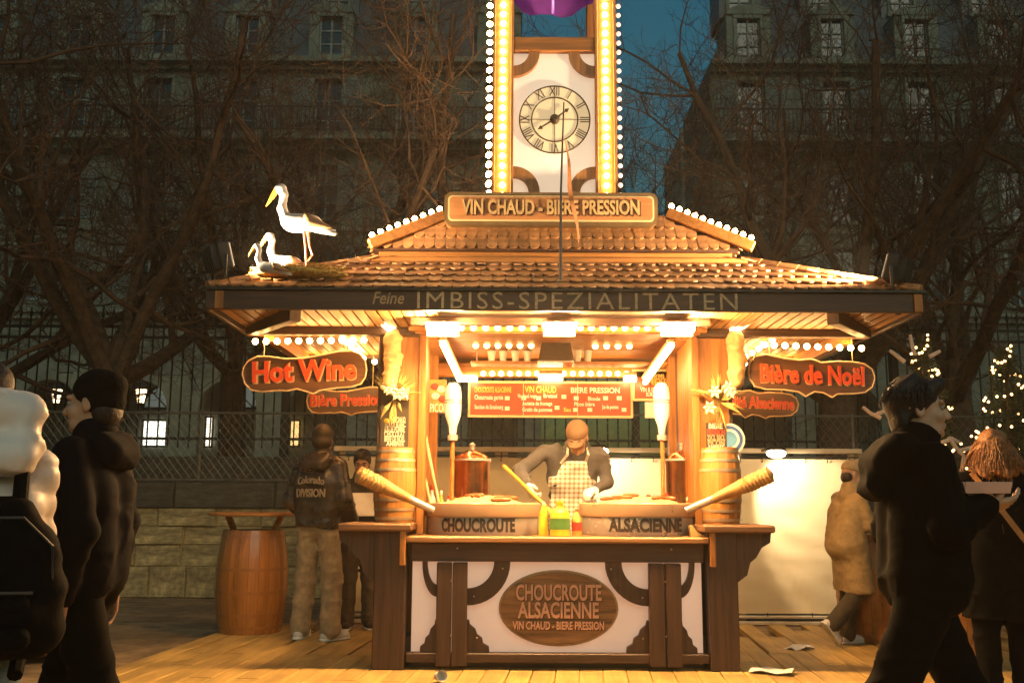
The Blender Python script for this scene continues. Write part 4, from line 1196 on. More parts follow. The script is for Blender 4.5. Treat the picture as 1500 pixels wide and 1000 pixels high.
c = P(434, 392, 7.15)
stork('tall white stork standing on one leg beside the nest', c, .69, True, R(-6))
c2 = P(412, 396, 7.15)
stork('larger white stork sitting in the nest', (c2.x, c2.y+.05, c2.z+.0), .52, False)
c3 = P(398, 402, 7.05)
stork('smallest white stork at the front of the nest', (c3.x-.01, c3.y-.08, c3.z-.02), .40, False)
m_straw = M('straw', (.42, .27, .06), .8, var=.4, scale=30, bump=.5)
nb = MB(); nr = random.Random(3); c4 = P(440, 401, 7.15)
s = SDF(.03); s.ell((c4.x, c4.y, c4.z-.01), (.36, .20, .05)); 
nest = thing('straw_nest', 'low straw nest under the storks at the left roof corner', 'nest', c4)
link('nest_mound', sdf_data('nest_mound', [s.mesh(.02)], m_straw), nest)
for k in range(420):
    a = nr.uniform(0, 6.28); rr = nr.uniform(.6, 1.02); p = Vector((c4.x+.35*rr*math.cos(a), c4.y+.19*rr*math.sin(a), c4.z+nr.uniform(-.03,.045)))
    d = Vector((-math.sin(a)*.35+nr.uniform(-.15,.15), math.cos(a)*.19+nr.uniform(-.1,.1), nr.uniform(-.04,.06)))*.4
    nb.tube([p-d*.5, p+d*.5], .003, 3)
tag(nb.build('straw', m_straw, nest), kind='stuff')

# ---- hanging shaped signs
def blob_outline(kind):
    if kind == 'l':   # Hot Wine: bulbous board with a waist
        top = [(-.5,0),(-.49,.16),(-.45,.32),(-.38,.42),(-.28,.40),(-.15,.33),(0,.33),(.15,.40),(.28,.47),(.38,.47),(.45,.38),(.49,.2),(.5,0)]
        bot = [(.49,-.2),(.45,-.36),(.38,-.42),(.25,-.44),(.12,-.48),(.07,-.56),(.02,-.50),(-.06,-.42),(-.14,-.46),(-.2,-.44),(-.34,-.46),(-.43,-.4),(-.48,-.24)]
    else:
        top = [(-.5,.05),(-.49,.25),(-.45,.42),(-.36,.48),(-.22,.40),(-.1,.36),(0,.40),(.08,.32),(.2,.36),(.33,.36),(.42,.32),(.48,.2),(.5,0)]
        bot = [(.48,-.22),(.42,-.36),(.33,-.40),(.2,-.42),(.16,-.5),(.09,-.40),(.02,-.38),(-.05,-.5),(-.1,-.4),(-.22,-.36),(-.36,-.36),(-.45,-.3),(-.49,-.12)]
    return top + bot
m_sb = M('brown_sign_board', (.13, .052, .018), .38, wood='x', scale=6, var=.3, coat=.3)
m_sedge = M('pale_sign_edge', (.72, .5, .26), .5)
m_rl = M('red_letter', (.80, .085, .02), .4, var=.05); m_rle = M('letter_rim', (.75, .42, .22), .5)
def hang_sign(label, s_, px0, px1, py0, py1, Y, kind, tilt, tsz, tw_, beamz, red=True):
    a, e = P(px0, py1, Y), P(px1, py0, Y); c = (a+e)/2; w_, h_ = e.x-a.x, e.z-a.z
    root = thing('hanging_sign', label, 'sign', c, group='shaped signs hanging under the eaves')
    rt = Matrix.Rotation(-tilt, 3, 'Y')
    out_ = blob_outline(kind)
    b = MB(); b.prism([(x*w_, z*h_*.95) for x, z in out_], -.014, .016, c, rt); b.build('board', m_sb, root)
    b = MB(); b.tube([c + rt @ Vector((x*w_, -.012, z*h_*.95)) for x, z in out_ + out_[:1]], .0075, 5, False); b.build('edge_line', m_sedge, root)
    for nm, m_, off, bo in (('letter_rim', m_rle, -.018, .012), ('lettering', m_rl, -.025, .0065)):
        me = text_data(nm, s_, tsz, m_, extrude=.005, bold=bo*(tsz/.22)**1.6); xs = [v.co.x for v in me.vertices]; k = tw_/(max(xs)-min(xs)); mid = (max(xs)+min(xs))/2
        for v in me.vertices: v.co.x = (v.co.x-mid)*k
        link(nm, me, root, loc=c + Vector((.006 if 'rim' in nm else 0, off, -.004 if 'rim' in nm else 0)), rot=(Matrix.Rotation(R(90),3,'X') @ Matrix.Rotation(tilt,3,'Z')).to_euler())
    for x in (-.33, .33):
        p = c + rt @ Vector((x*w_, 0, .38*h_)); b = MB(); b.tube([p, (p.x, p.y, beamz)], .004, 5); b.build('wire', m_sedge, root)
hang_sign('brown shaped sign reading Hot Wine under the left eave', 'Hot Wine', 354, 538, 514, 575, BMY+.045, 'l', R(2.5), .225, .82, bz)
hang_sign('brown shaped sign reading Bière de Noël under the right eave', 'Bière de Noël', 1097, 1279, 519, 582, BMY+.045, 'r', R(-1.5), .20, .82, bz)
hang_sign('small brown sign reading Bière Pression behind the hot wine sign', 'Bière Pression', 449, 566, 566, 607, 9.1, 'l', R(1.5), .15, .66, EZ0+.02)
hang_sign('small brown sign reading Spécialité Alsacienne behind the right pillar', 'Spécialité Alsacienne', 1028, 1168, 567, 613, 9.1, 'r', R(-2), .15, .80, EZ0+.02)

# ---- barrels
m_bw = M('oiled_barrel_oak', (.47, .21, .05), .38, wood='z', scale=8, var=.25, coat=.3); m_hoop = M('pale_hoop', (.62, .48, .32), .35, metal=.7)
m_bd = M('varnished_barrel', (.36, .135, .028), .3, wood='z', scale=6, var=.22, coat=.5); m_hoopd = M('brown_hoop', (.32, .12, .03), .35, var=.15, coat=.4)
def barrel(root, c, r, h, mw, mh, hoops, n=18, hw=.022, hp=.004):
    prof = lambda t: r*(.84 + .16*math.sin(math.pi*t))
    for k in range(n):            # staves
        b = MB(); a0, a1 = 2*math.pi*k/n+.004, 2*math.pi*(k+1)/n-.004
        for i in range(9):
            t = i/8; rr = prof(t); z = h*t
            for a in (a0, (a0+a1)/2, a1): b.v.append((c[0]+rr*math.cos(a), c[1]+rr*math.sin(a), c[2]+z))
            b.v.append((c[0]+(rr-.03)*math.cos((a0+a1)/2), c[1]+(rr-.03)*math.sin((a0+a1)/2), c[2]+z))
        for i in range(8):
            for j in range(4):
                q_ = (j+1) % 4; b.face((i*4+j, i*4+q_, i*4+4+q_, i*4+4+j))
        b.face((3,2,1,0)); b.face((32,33,34,35)); b.build('stave', mw, root, True)
    b = MB(); b.lathe([(0, h-.03), (prof(1)-.02, h-.03), (prof(1)-.02, h-.05), (0, h-.05)], c, 20); b.lathe([(0, .02), (prof(0)-.02, .02), (prof(0)-.02, .04), (0, .04)], c, 20); b.build('head', mw, root)
    b = MB(); b.lathe([(prof(i/8)-.012, h*i/8) for i in range(9)], c, 18); b.build('liner', m_darkx, root)
    for t in hoops:
        b = MB(); r0, r1 = prof(max(0, t-hw/h/2)), prof(min(1, t+hw/h/2)); z0 = h*t - hw/2
        b.lathe([(r0-.01, z0), (r0+hp, z0), (r1+hp, z0+hw), (r1-.01, z0+hw)], c, 28); b.build('hoop', mh, root, True)
for lab, px, xb in (('small oak barrel with pale hoops on the left side shelf', 577, 0), ('small oak barrel with pale hoops on the right side shelf', 1056, 0)):
    cb = P(px, 766, 7.82); cb.z = SZ+.001
    rt = thing('small_barrel', lab, 'barrel', cb, group='barrels on the side shelves')
    barrel(rt, cb, .168, P(px, 656, 7.82).z-SZ, m_bw, m_hoop, (.05, .17, .30, .70, .83, .95), 14)
def barrel_table(lab, px, pyb, r, h, top=True, Y=None, tx=0.0):
    Y = Y or G(pyb); c = P(px, pyb, Y); c.y += r*.8; c.z = 0.001
    rt = thing('barrel_table' if top else 'standing_barrel', lab, 'table' if top else 'barrel', c, group='barrel tables on the deck')
    barrel(rt, c, r, h, m_bd, m_hoopd, (.06, .18, .40, .62, .94), 22, .03, .003)
    if top:
        for s_ in (-1, 1):
            b = MB(); b.bar((c.x+s_*r*.55, c.y, h-.02), (c.x+s_*r*.75, c.y, h+.13), .07, .05, .008); b.build('strut', m_woodx, rt)
        b = MB(); b.lathe([(0, h+.13), (.42, h+.13), (.43, h+.14), (.43, h+.155), (.42, h+.163), (0, h+.163)], (c.x+tx, c.y, 0), 36); b.build('table_top', M('table_top_wood', (.50, .22, .06), .4, wood='x', scale=8, coat=.2), rt, True)
    return rt
barrel_table('varnished barrel table with round top left of the leather jacket man', 354, 932, .335, .93)
barrel_table('varnished barrel behind the person in the tan coat', 1300, 940, .33, .93, False)
barrel_table('varnished barrel beside the ginger haired person', 1425, 978, .33, .93, False)

# ---- pans on the counter
m_pan = M('pan_rim_metal', (.66, .42, .25), .3, metal=.35, var=.03, scale=4); 
m_blk = M('black_circus_letter', (.02,.015,.012), .5)
m_handle = M('turned_handle_wood', (.55, .30, .10), .4, wood='y', scale=8, var=.2)
m_kraut = M('sauerkraut', (.72, .55, .22), .6, var=.4, scale=40, bump=.8, bscale=50)
m_handl = []
for px, txt, s_, lab in ((707, 'CHOUCROUTE', -1, 'large steel pan lettered CHOUCROUTE with long wooden handle'), (934, 'ALSACIENNE', 1, 'large steel pan lettered ALSACIENNE with long wooden handle')):
    PY = 7.98; c = P(px, 760, PY); c.z = zt+.002; r = .445
    zr = P(px, 757, PY-r).z - c.z; zr1 = P(px, 736, PY-r).z - c.z
    rt = thing('large_pan', lab, 'pan', c, group='pans on the counter')
    b = MB(); b.lathe([(0,0),(r-.005,0),(r,.01),(r,zr),(r-.02,zr),(r-.02,.02),(0,.02)], c, 64); b.build('drum', m_steel, rt, True)
    b = MB(); b.lathe([(r-.03, zr-.0),(r+.012, zr),(r+.016, zr+.01),(r+.016, zr1-.008),(r+.008, zr1),(r-.01, zr1),(r-.03, zr1-.03),(r-.3, zr1-.06),(0,zr1-.06)], c, 64); b.build('rim', m_pan, rt, True)
    kb = MB(); kr = random.Random(px); n = 26
    for i in range(n+1):
        for j in range(n+1):
            u, v = i/n*2-1, j/n*2-1; rr = math.hypot(u, v); rad = min(1, rr); 
            x = u*r*.9*(1 if rr <= 1 else 1/rr); y = v*r*.9*(1 if rr <= 1 else 1/rr)
            kb.v.append((c.x+x, c.y+y, c.z+zr1-.04+.09*(1-rad**2)+.02*noise.noise((x*9,y*9,px))+.01*noise.noise((x*30,y*30,px))))
    for i in range(n):
        for j in range(n): kb.face((i*(n+1)+j,(i+1)*(n+1)+j,(i+1)*(n+1)+j+1,i*(n+1)+j+1))
    kb.build('sauerkraut', m_kraut, rt, True)
    for k_ in range(9):
        a_ = kr.uniform(0, 6.28); rr = kr.uniform(.05, .3); o_ = Vector((c.x+rr*math.cos(a_), c.y+rr*math.sin(a_), c.z+zr1+.06-.09*(rr/r)**2)); d_ = Vector((math.cos(a_*3), math.sin(a_*3), .0))*.08; sd_ = Vector((-d_.y, d_.x, 0))*.25
        b = MB(); b.tube([o_-d_, o_-d_*.85, o_-d_*.3+sd_*.5, o_+d_*.3+sd_*.5, o_+d_*.85, o_+d_], [.004,.014,.017,.017,.014,.004], 8); b.build('sausage', M('sausage_skin', (.40,.12,.04), .3, var=.15, coat=.4), rt, True)
    def bend(co, r=r): 
        a = co.x/r; rr = r + .003 + co.z*.3
        return Vector((rr*math.sin(a), co.y, -(r - rr*math.cos(a)) + (r - (r+.003))*0 + 0))
    me = text_data('lettering', txt, .115, m_blk, extrude=.004, bold=.0055, sx=1.0)
    xs = [v.co.x for v in me.vertices]; k = .60/(max(xs)-min(xs)); off = .03 if s_ < 0 else .02
    for v in me.vertices:
        a = (v.co.x*k + off*(-s_)*-1)/r; rr = r+.002+v.co.z*.3
        v.co = (rr*math.sin(a), v.co.y*1.15, rr*math.cos(a))
    link('lettering', me, rt, loc=(c.x, c.y, P(px, 770, PY-r).z), rot=(R(90),0,0))
    h0 = P(628 if s_ < 0 else 1013, 744, 7.6); h1 = P(522 if s_ < 0 else 1132, 693, 7.32)
    pts = [h0.lerp(h1, t) for t in (0,.06,.28,.30,.36)]
    b = MB(); b.tube([h0 - (h1-h0)*.06, h0, h0.lerp(h1,.3)], [.028,.03,.03], 12); b.build('ferrule', m_steel, rt, True)
    pts, rad = [], []
    for i in range(60):
        t = .27 + .73*i/59; pts.append(h0.lerp(h1, t)); base = .031 + .030*min(1, (t-.27)/.45)
        if t > .62: base += .0045*math.sin((t-.62)*150)
        if t > .96: base *= max(.2, math.cos((t-.96)/.04*1.35))
        rad.append(base)
    b = MB(); b.tube(pts, rad, 14); b.build('handle', m_handle, rt, True)

# ---- vessels and bottles on the counter
def urn(lab, px, pyb, Y, r, h, mat):
    c = P(px, pyb, Y); c.z = zt+.002
    rt = thing('copper_urn', lab, 'urn', c, group='copper urns on the counter')
    b = MB(); b.lathe([(0,0),(r*.95,0),(r,.02),(r,.12*h),(r*.97,.14*h),(r*.97,.8*h),(r,.82*h),(r,.86*h),(r*.9,.9*h),(r*.3,.97*h),(0,.98*h)], c, 32); b.build('body', mat, rt, True)
    b = MB(); b.lathe([(0,0),(.02,0),(.02,.03),(.03,.05),(0,.07)], (c.x,c.y,c.z+.97*h), 12); b.build('knob', m_steel, rt, True)
    for z in (.1, .84):
        b = MB(); b.lathe([(r-.004, z*h),(r+.006,z*h),(r+.006,z*h+.018),(r-.004,z*h+.018)], c, 32); b.build('band', m_steel, rt, True)
    b = MB(); b.tube([(c.x, c.y-r, c.z+.16*h), (c.x, c.y-r-.06, c.z+.16*h), (c.x, c.y-r-.07, c.z+.12*h)], .012, 8); b.box(c.x-.008, c.x+.008, c.y-r-.05, c.y-r-.035, c.z+.16*h, c.z+.24*h); b.build('tap', m_steel, rt, True)
urn('tall striped copper urn behind the left pan', 691, 735, 8.42, .155, P(690,656,8.42).z-zt, m_copper)
urn('copper urn behind the right pan beside the pillar', 1000, 735, 8.42, .14, P(1000,656,8.42).z-zt, m_copper)
m_glass = M('milky_glass', (.85,.82,.78), .15, var=.02, spec=.6)
m_amber = M('amber_liquid_glass', (.75,.42,.08), .12, var=.1, coat=.5)
for lab, px in (('white upturned bottle dispenser by the left inner wall', 663), ('white upturned bottle dispenser in front of the right price board', 970)):
    c = P(px, 640, 7.98); hgt = P(px, 561, 7.98).z - c.z
    rt = thing('bottle_dispenser', lab, 'dispenser', c, group='upturned bottle dispensers')
    b = MB(); b.lathe([(.02,0),(.028,.03),(.035,.09),(.064,.17),(.068,.22),(.068,hgt*.8),(.06,hgt*.92),(.035,hgt),(0,hgt)], c, 24); b.build('bottle', m_glass, rt, True)
    for z in (.27, .29): 
        b = MB(); b.lathe([(.066,z),(.072,z),(.072,z+.008),(.066,z+.008)], c, 24); b.build('ring', m_steel, rt)
    b = MB(); b.lathe([(.03,-.03),(.042,-.025),(.042,.015),(.03,.02)], c, 18); b.build('collar', m_steel, rt, True)
    b = MB(); b.tube([(c.x,c.y,c.z-.03),(c.x,c.y,zt)], .018, 10); b.build('stand', m_woodx, rt)
    b = MB(); b.lathe([(0,0),(.08,0),(.08,.015),(.03,.03),(0,.03)], (c.x,c.y,zt+.001), 20); b.build('foot', m_steel, rt, True)
m_must = M('mustard_yellow', (.78,.52,.03), .3, coat=.3); m_grn = M('green_label', (.10,.25,.05), .5); m_redl = M('red_label', (.6,.06,.03), .5)
br_ = random.Random(5)
def bottle(lab, px, Y, r, h, mat, capm, labm=None, name='bottle'):
    c = P(px, 760, Y); c.z = zt+.002
    rt = thing(name, lab, 'bottle', c, group='bottles and jars on the counter')
    b = MB(); b.lathe([(0,0),(r,0),(r,.62*h),(r*.8,.72*h),(r*.38,.82*h),(r*.36,.94*h),(0,.94*h)], c, 18); b.build('body', mat, rt, True)
    b = MB(); b.lathe([(r*.4,.9*h),(r*.42,.91*h),(r*.36,h),(0,h)], c, 14); b.build('cap', capm, rt, True)
    if labm:
        b = MB(); b.lathe([(r+.001,.18*h),(r+.002,.18*h),(r+.002,.5*h),(r+.001,.5*h)], c, 18); b.build('paper_label', labm, rt, True)
bottle('squat yellow mustard jar with green label between the pans', 820, 7.62, .075, .26, m_must, m_must, m_grn, 'mustard_jar')
bottle('slim yellow bottle left of the mustard jar', 796, 7.66, .035, .25, m_must, m_white)
bottle('amber bottle right of the mustard jar', 845, 7.66, .038, .2, m_amber, m_wood, m_redl)
for k, (px, hh, mt, lb, lab) in enumerate(((632, .38, m_glass, m_redl, 'white bottle with red label nearest the left pillar'), (645, .34, m_amber, m_white, 'amber bottle beside the left pillar'),
        (657, .30, m_glass, m_must, 'white bottle with yellow label left of the copper urn'), (958, .30, m_amber, m_redl, 'amber bottle left of the right copper urn'),
        (978, .33, m_glass, m_must, 'pale bottle with yellow label before the right copper urn'), (990, .26, m_redl, m_white, 'red bottle at the right end of the counter'), (726, .26, m_glass, None, 'clear bottle just right of the left copper urn'), (1008, .3, m_amber, m_white, 'amber bottle against the right pillar'))):
    bottle(lab, px, 8.15 + .06*(k % 3), .036, hh, mt, m_white if k % 2 else m_redl, lb)
# utensils leaning in the left corner
for k, (p0, p1) in enumerate((((640, 690), (612, 652)), ((652, 672), (622, 634)))):
    a, e = P(p0[0], p0[1]+40, 8.0), P(p1[0], p1[1], 7.95); a.z = zt+.02
    rt = thing('wooden_spoon', ('short', 'long')[k] + ' pale utensil handle leaning by the left pillar', 'utensil', a, group='utensils by the left pillar')
    b = MB(); b.tube([a, a.lerp(e,.5), e], [.009,.011,.013], 8); b.build('handle', m_cream, rt, True); b = MB(); b.ball(a, (.03,.015,.04), 10, 8); b.build('bowl', m_cream, rt, True)
# bread wedge at the right end
c = P(1016, 778, 7.62); c.z = zt
b = MB(); b.prism([(c.x-.03, c.z+.002),(c.x+.09, c.z+.002),(c.x+.02,c.z+.035),(c.x-.015,c.z+.085),(c.x-.035,c.z+.08)], c.y-.05, c.y+.03)
tag(b.build('bread_wedge', M('pale_crust', (.6,.38,.14), .7)), 'pale wedge of bread on the right end of the counter', 'bread')

# ---- shelf with cups, extractor box, boards inside
shY = 8.6
a, e = P(690, 531, shY), P(975, 531, shY)
b = MB(); b.box(a.x, e.x, shY-.12, shY+.12, a.z-.02, a.z, bev=.004); shelf_o = part('cup_shelf', b, m_woodx)
for x in (a.x+.05, e.x-.05):
    b = MB(); b.tube([(x, shY, a.z), (x, shY, EZ0-.02)], .008, 6); b.build('hanger', m_steel, shelf_o)
b = MB(); b.lathe([(0,0),(.026,0),(.036,.085),(.038,.087),(.033,.085),(.024,.005),(0,.005)], (0,0,0), 16); cupm = b.data('cup', m_paper, True)
b = MB(); b.lathe([(0,.087),(.039,.087),(.039,.094),(.033,.1),(0,.1)], (0,0,0), 16); lidm = b.data('lid', M('cup_lid', (.7,.65,.6), .4), True)
for k, px in enumerate((720, 737, 755, 773)):
    q_ = P(px, 531, shY-.05); rt = thing('paper_cup', ['first', 'second', 'third', 'fourth'][k] + ' white paper cup from the left on the kiosk shelf', 'cup', (q_.x, shY-.05, a.z), group='cups on the kiosk shelf')
    link('cup', cupm, rt, True); link('lid', lidm, rt, True)
for k, px in enumerate((846, 861)):
    q_ = P(px, 531, shY-.05); rt = thing('cup_stack', ('left', 'right')[k] + ' tall stack of white cups right of the dark extractor box', 'cup stack', (q_.x, shY-.05, a.z), group='cup stacks on the kiosk shelf')
    for j in range(7): link('cup', cupm, rt, True, loc=(0,0,j*.018))
c = P(814, 512, 8.2); w_ = P(838,512,8.2).x-P(790,512,8.2).x; z0, z1 = P(814,530,8.2).z, EZ0-.024
eb = thing('extractor_box', 'dark extractor box hanging in the middle of the kiosk ceiling', 'extractor', (c.x, c.y, z0))
b = MB(); b.prism([(c.x-w_/2*1.08, z0),(c.x+w_/2*1.08, z0),(c.x+w_/2*.86, z1),(c.x-w_/2*.86, z1)], 8.12, 8.4); b.build('hood', M('brown_extractor_metal', (.07,.04,.022), .35, metal=.4), eb)
b = MB(); b.box(c.x-w_/2*1.1, c.x+w_/2*1.1, 8.1, 8.42, z0-.015, z0-.001, bev=.003); b.build('lip', m_steel, eb)
m_menu = M('red_menu_board', (.36, .065, .018), .35, var=.1, coat=.3); m_prc = M('white_price_tag', (.85,.8,.72), .5); m_ywl = M('yellow_menu_letter', (.85,.58,.12), .5)
def board(name, label, cat, px0, px1, py0, py1, Y, lines, nsec, tags):
    a, e = P(px0, py1, Y), P(px1, py0, Y)
    rt = thing(name, label, cat, ((a.x+e.x)/2, Y, a.z))
    b = MB(); b.box(a.x, e.x, Y, Y+.03, a.z, e.z); b.build('panel', m_menu, rt)
    b = MB()
    for x in (a.x, e.x): b.box(x-.01, x+.01, Y-.012, Y+.032, a.z-.01, e.z+.01)
    b.box(a.x+.01, e.x-.01, Y-.012, Y+.032, a.z-.012, a.z+.008); b.box(a.x+.01, e.x-.01, Y-.012, Y+.032, e.z-.008, e.z+.012); b.build('frame', m_cream, rt)
    for k in range(1, nsec):
        x = a.x+(e.x-a.x)*k/nsec; b = MB(); b.box(x-.003, x+.003, Y-.006, Y-.001, a.z+.01, e.z-.01); b.build('divider', m_cream, rt)
    for s_, px, py, sz, wpx, mt in lines:
        me = text_data('lettering', s_, sz, mt, extrude=.002, bold=.0015); xs = [v.co.x for v in me.vertices]; k = (wpx*Y/F)/(max(xs)-min(xs))
        for v in me.vertices: v.co.x *= k
        q_ = P(px, py, Y); link('lettering', me, rt, loc=(q_.x, Y-.004, q_.z), rot=(R(90),0,0))
    for px, py in tags:
        q_ = P(px, py, Y); b = MB(); b.box(q_.x-.022, q_.x+.022, Y-.006, Y-.001, q_.z-.018, q_.z+.018); b.build('price_tag', m_prc, rt)
board('menu_board', 'long red menu board hanging across the back of the kiosk', 'menu board', 687, 925, 561, 609, 9.06,
    [('CHOUCROUTE ALSACIENNE', 722, 571, .07, 54, m_ywl), ('Choucroute garnie', 716, 582, .06, 42, m_prc), ('Saucisse de Strasbourg', 716, 596, .055, 42, m_prc),
     ('VIN CHAUD', 792, 571, .085, 46, m_ywl), ('Vin chaud rouge', 772, 580, .05, 28, m_prc), ('Bretzel', 806, 580, .05, 20, m_prc), ('Assiette de fromage', 787, 591, .05, 44, m_prc), ('Gratin de pommes', 787, 600, .05, 44, m_prc),
     ('BIERE PRESSION', 872, 572, .07, 72, m_prc), ('Blonde', 870, 584, .05, 18, m_prc), ('Picon bière', 856, 592, .05, 30, m_prc), ('Jus de pomme', 894, 596, .05, 24, m_prc), ('Eau', 831, 600, .05, 10, m_ywl)], 3,
    [(743,583),(743,598),(767,583),(789,583),(826,581),(816,597),(844,583),(887,583),(907,583),(843,600),(864,600),(914,600)])
board('price_board', 'small red price board on the right of the kiosk back', 'price board', 928, 991, 543, 585, 9.0,
    [('FORMULE', 966, 552, .08, 42, m_ywl), ('MENU', 966, 560, .08, 36, m_ywl), ('VIN & BRETZEL', 957, 571, .06, 38, m_prc), ('SUR PLACE', 960, 578, .05, 28, m_prc)], 1, [])
# notices
def notice(name, label, cat, px0, px1, py0, py1, Y, mat, stuff=(), yaw=0.0):
    a, e = P(px0, py1, Y), P(px1, py0, Y)
    rt = thing(name, label, cat, ((a.x+e.x)/2, Y, a.z))
    b = MB(); b.box(a.x, e.x, Y, Y+.012, a.z, e.z, bev=.002); b.build('sheet', mat, rt)
    for s_, px, py, sz, wpx, mt in stuff:
        me = text_data('lettering', s_, sz, mt, extrude=.0015, bold=.001); xs = [v.co.x for v in me.vertices]; k = (wpx*Y/F)/(max(xs)-min(xs))
        for v in me.vertices: v.co.x *= k
        q_ = P(px, py, Y); link('lettering', me, rt, loc=(q_.x, Y-.003, q_.z), rot=(R(90),0,0))
    return rt
m_ink = M('dark_ink', (.03,.03,.06), .6)
notice('paper_notice', 'white paper notice below the small price board', 'notice', 945, 993, 589, 612, 8.95, m_paper, [('|||| |||| ||', 986, 599, .08, 10, m_ink)])
m_cb = M('chalkboard', (.05, .035, .018), .6, var=.2); m_chk = M('chalk', (.75,.68,.5), .8)
r_ = notice('chalkboard', 'dark chalkboard with handwritten lines on the left pillar', 'chalkboard', 556, 600, 566, 660, 7.79, m_cb,
    [('VIN CHAUD', 584, 615, .06, 20, m_chk), ('ROUGE BLANC', 579, 622, .06, 30, m_chk), ('JUS DE POMME', 578, 629, .06, 30, m_chk), ('CHOCOLAT', 578, 636, .06, 30, m_chk), ('BIERE DE NOEL', 578, 643, .06, 30, m_chk), ('AMBREE', 579, 650, .05, 26, m_chk)])
q_ = P(566, 616, 7.785); b = MB(); b.ball(q_, (.02,.004,.02), 10, 6); b.build('yellow_spot', m_must, r_)
r_ = notice('poster', 'colourful drinks poster reading PIC on the left inner wall', 'poster', 628, 654, 556, 604, 8.2, M('yellow_poster', (.62,.42,.08), .5, col2=(.55,.2,.05), scale=16),
    [('PICON', 643, 598, .10, 26, m_prc)])
for px, py, mt in ((637, 566, m_redl), (646, 570, m_prc), (638, 580, m_prc), (648, 584, m_redl)):
    q_ = P(px, py, 8.195); b = MB(); b.ball(q_, (.035,.004,.03), 10, 6); b.build('printed_shape', mt, r_)
r_ = notice('price_sign', 'small striped drinks price sign on the right pillar', 'sign', 1035, 1064, 619, 661, 7.78, m_cb,
    [('BIERE', 1048, 624, .06, 20, m_prc), ('PRESSION', 1049, 633, .06, 26, m_redl), ('25CL 50CL', 1049, 641, .06, 26, m_rle), ('PICON', 1049, 649, .06, 24, m_rle), ('AMBREE', 1049, 656, .06, 24, m_prc)])
b = MB(); c = P(1068, 643, 7.80); rp = thing('round_plaque', 'round blue and white plaque behind the price sign on the right pillar', 'plaque', c)
for r0, mt, dy in ((.125, m_prc, 0), (.105, M('blue_enamel', (.05,.12,.35), .3), -.006), (.08, m_prc, -.009), (.06, M('blue_enamel_light', (.12,.3,.5), .3), -.012)):
    b = MB(); b.prism([(c.x+r0*math.cos(2*math.pi*i/28), c.z+r0*math.sin(2*math.pi*i/28)) for i in range(28)], c.y+dy-.004, c.y+dy+.004); b.build('disc', mt, rp)

# ---- dried flower bouquets on the pillars
m_pet = M('pale_petal', (.72,.66,.45), .6, var=.15); m_leafy = M('dried_leaf', (.42,.30,.08), .6, var=.3)
def bouquet(label, px, py, seed, Y=7.76):
    r = random.Random(seed); c = P(px, py, Y)
    rt = thing('bouquet', label, 'bouquet', c, group='dried bouquets on the pillars')
    b = MB()
    for k in range(46):
        a = r.uniform(-1.2, 1.2) + (0 if k % 3 else math.pi*r.random()); L = r.uniform(.10, .26)
        d = Vector((math.sin(a), -r.uniform(.05,.45), math.cos(a))).normalized(); sd = d.cross(Vector((0,1,0))).normalized()*r.uniform(.008,.018)
        m_ = c + d*L*.55 + Vector((0,-.02,0)); t = c + d*L + Vector((0, r.uniform(-.02,.02), -.02)); k0 = len(b.v)
        b.v += [c + d*.02, m_ + sd, t, m_ - sd, m_ + Vector((0,-.006,0))]
        for f_ in ((0,1,4),(1,2,4),(2,3,4),(3,0,4),(0,3,2,1)): b.face([k0+i for i in f_])
    b.build('leaf_spray', m_leafy, rt)
    for k in range(5):
        fc = c + Vector((r.uniform(-.09,.09), -.06, r.uniform(-.12,.12))); b = MB(); n = 6
        for j in range(n):
            a = 2*math.pi*j/n + k; d = Vector((math.cos(a), -.25, math.sin(a))).normalized(); sd = Vector((-math.sin(a), 0, math.cos(a)))*.017; k0 = len(b.v)
            b.v += [fc, fc + d*.03 + sd, fc + d*.062, fc + d*.03 - sd, fc + d*.032 + Vector((0,-.012,0))]
            for f_ in ((0,1,4),(1,2,4),(2,3,4),(3,0,4),(0,3,2,1)): b.face([k0+i for i in f_])
        b.ball(fc+Vector((0,-.008,0)), .011, 6, 4); b.build('flower', m_pet, rt)
    b = MB()
    for k in range(6): b.tube([c + Vector((r.uniform(-.02,.02),-.01,.05)), c + Vector((r.uniform(-.03,.03), -.015, -.2))], .004, 4)
    b.build('stalk', m_leafy, rt)
bouquet('dried bouquet with pale flowers on the left pillar above the chalkboard', 578, 583, 4)
bouquet('dried bouquet with white flowers on the right pillar above the price sign', 1052, 588, 9)
# cloth bundles at the pillar tops
for k, (px, lab) in enumerate(((574, 'crumpled tan cloth bundle tied at the top of the left pillar'), (1078, 'crumpled tan cloth bundle tied at the top of the right pillar'))):
    c = P(px, 525, 7.74); s = SDF(.03); s.cone((c.x, c.y, c.z+.16), (c.x, c.y, c.z-.18), .07, .055); s.cone((c.x+.03, c.y-.02, c.z), (c.x-.02, c.y-.03, c.z-.2), .05, .04); s.warp = folds(.016, k, 25, 17)
    tag(link('cloth_bundle', sdf_data('cloth_bundle', [s.mesh(.012)], M('tan_cloth', (.50,.30,.12), .8, var=.2))), lab, 'cloth', 'cloth bundles on the pillars')

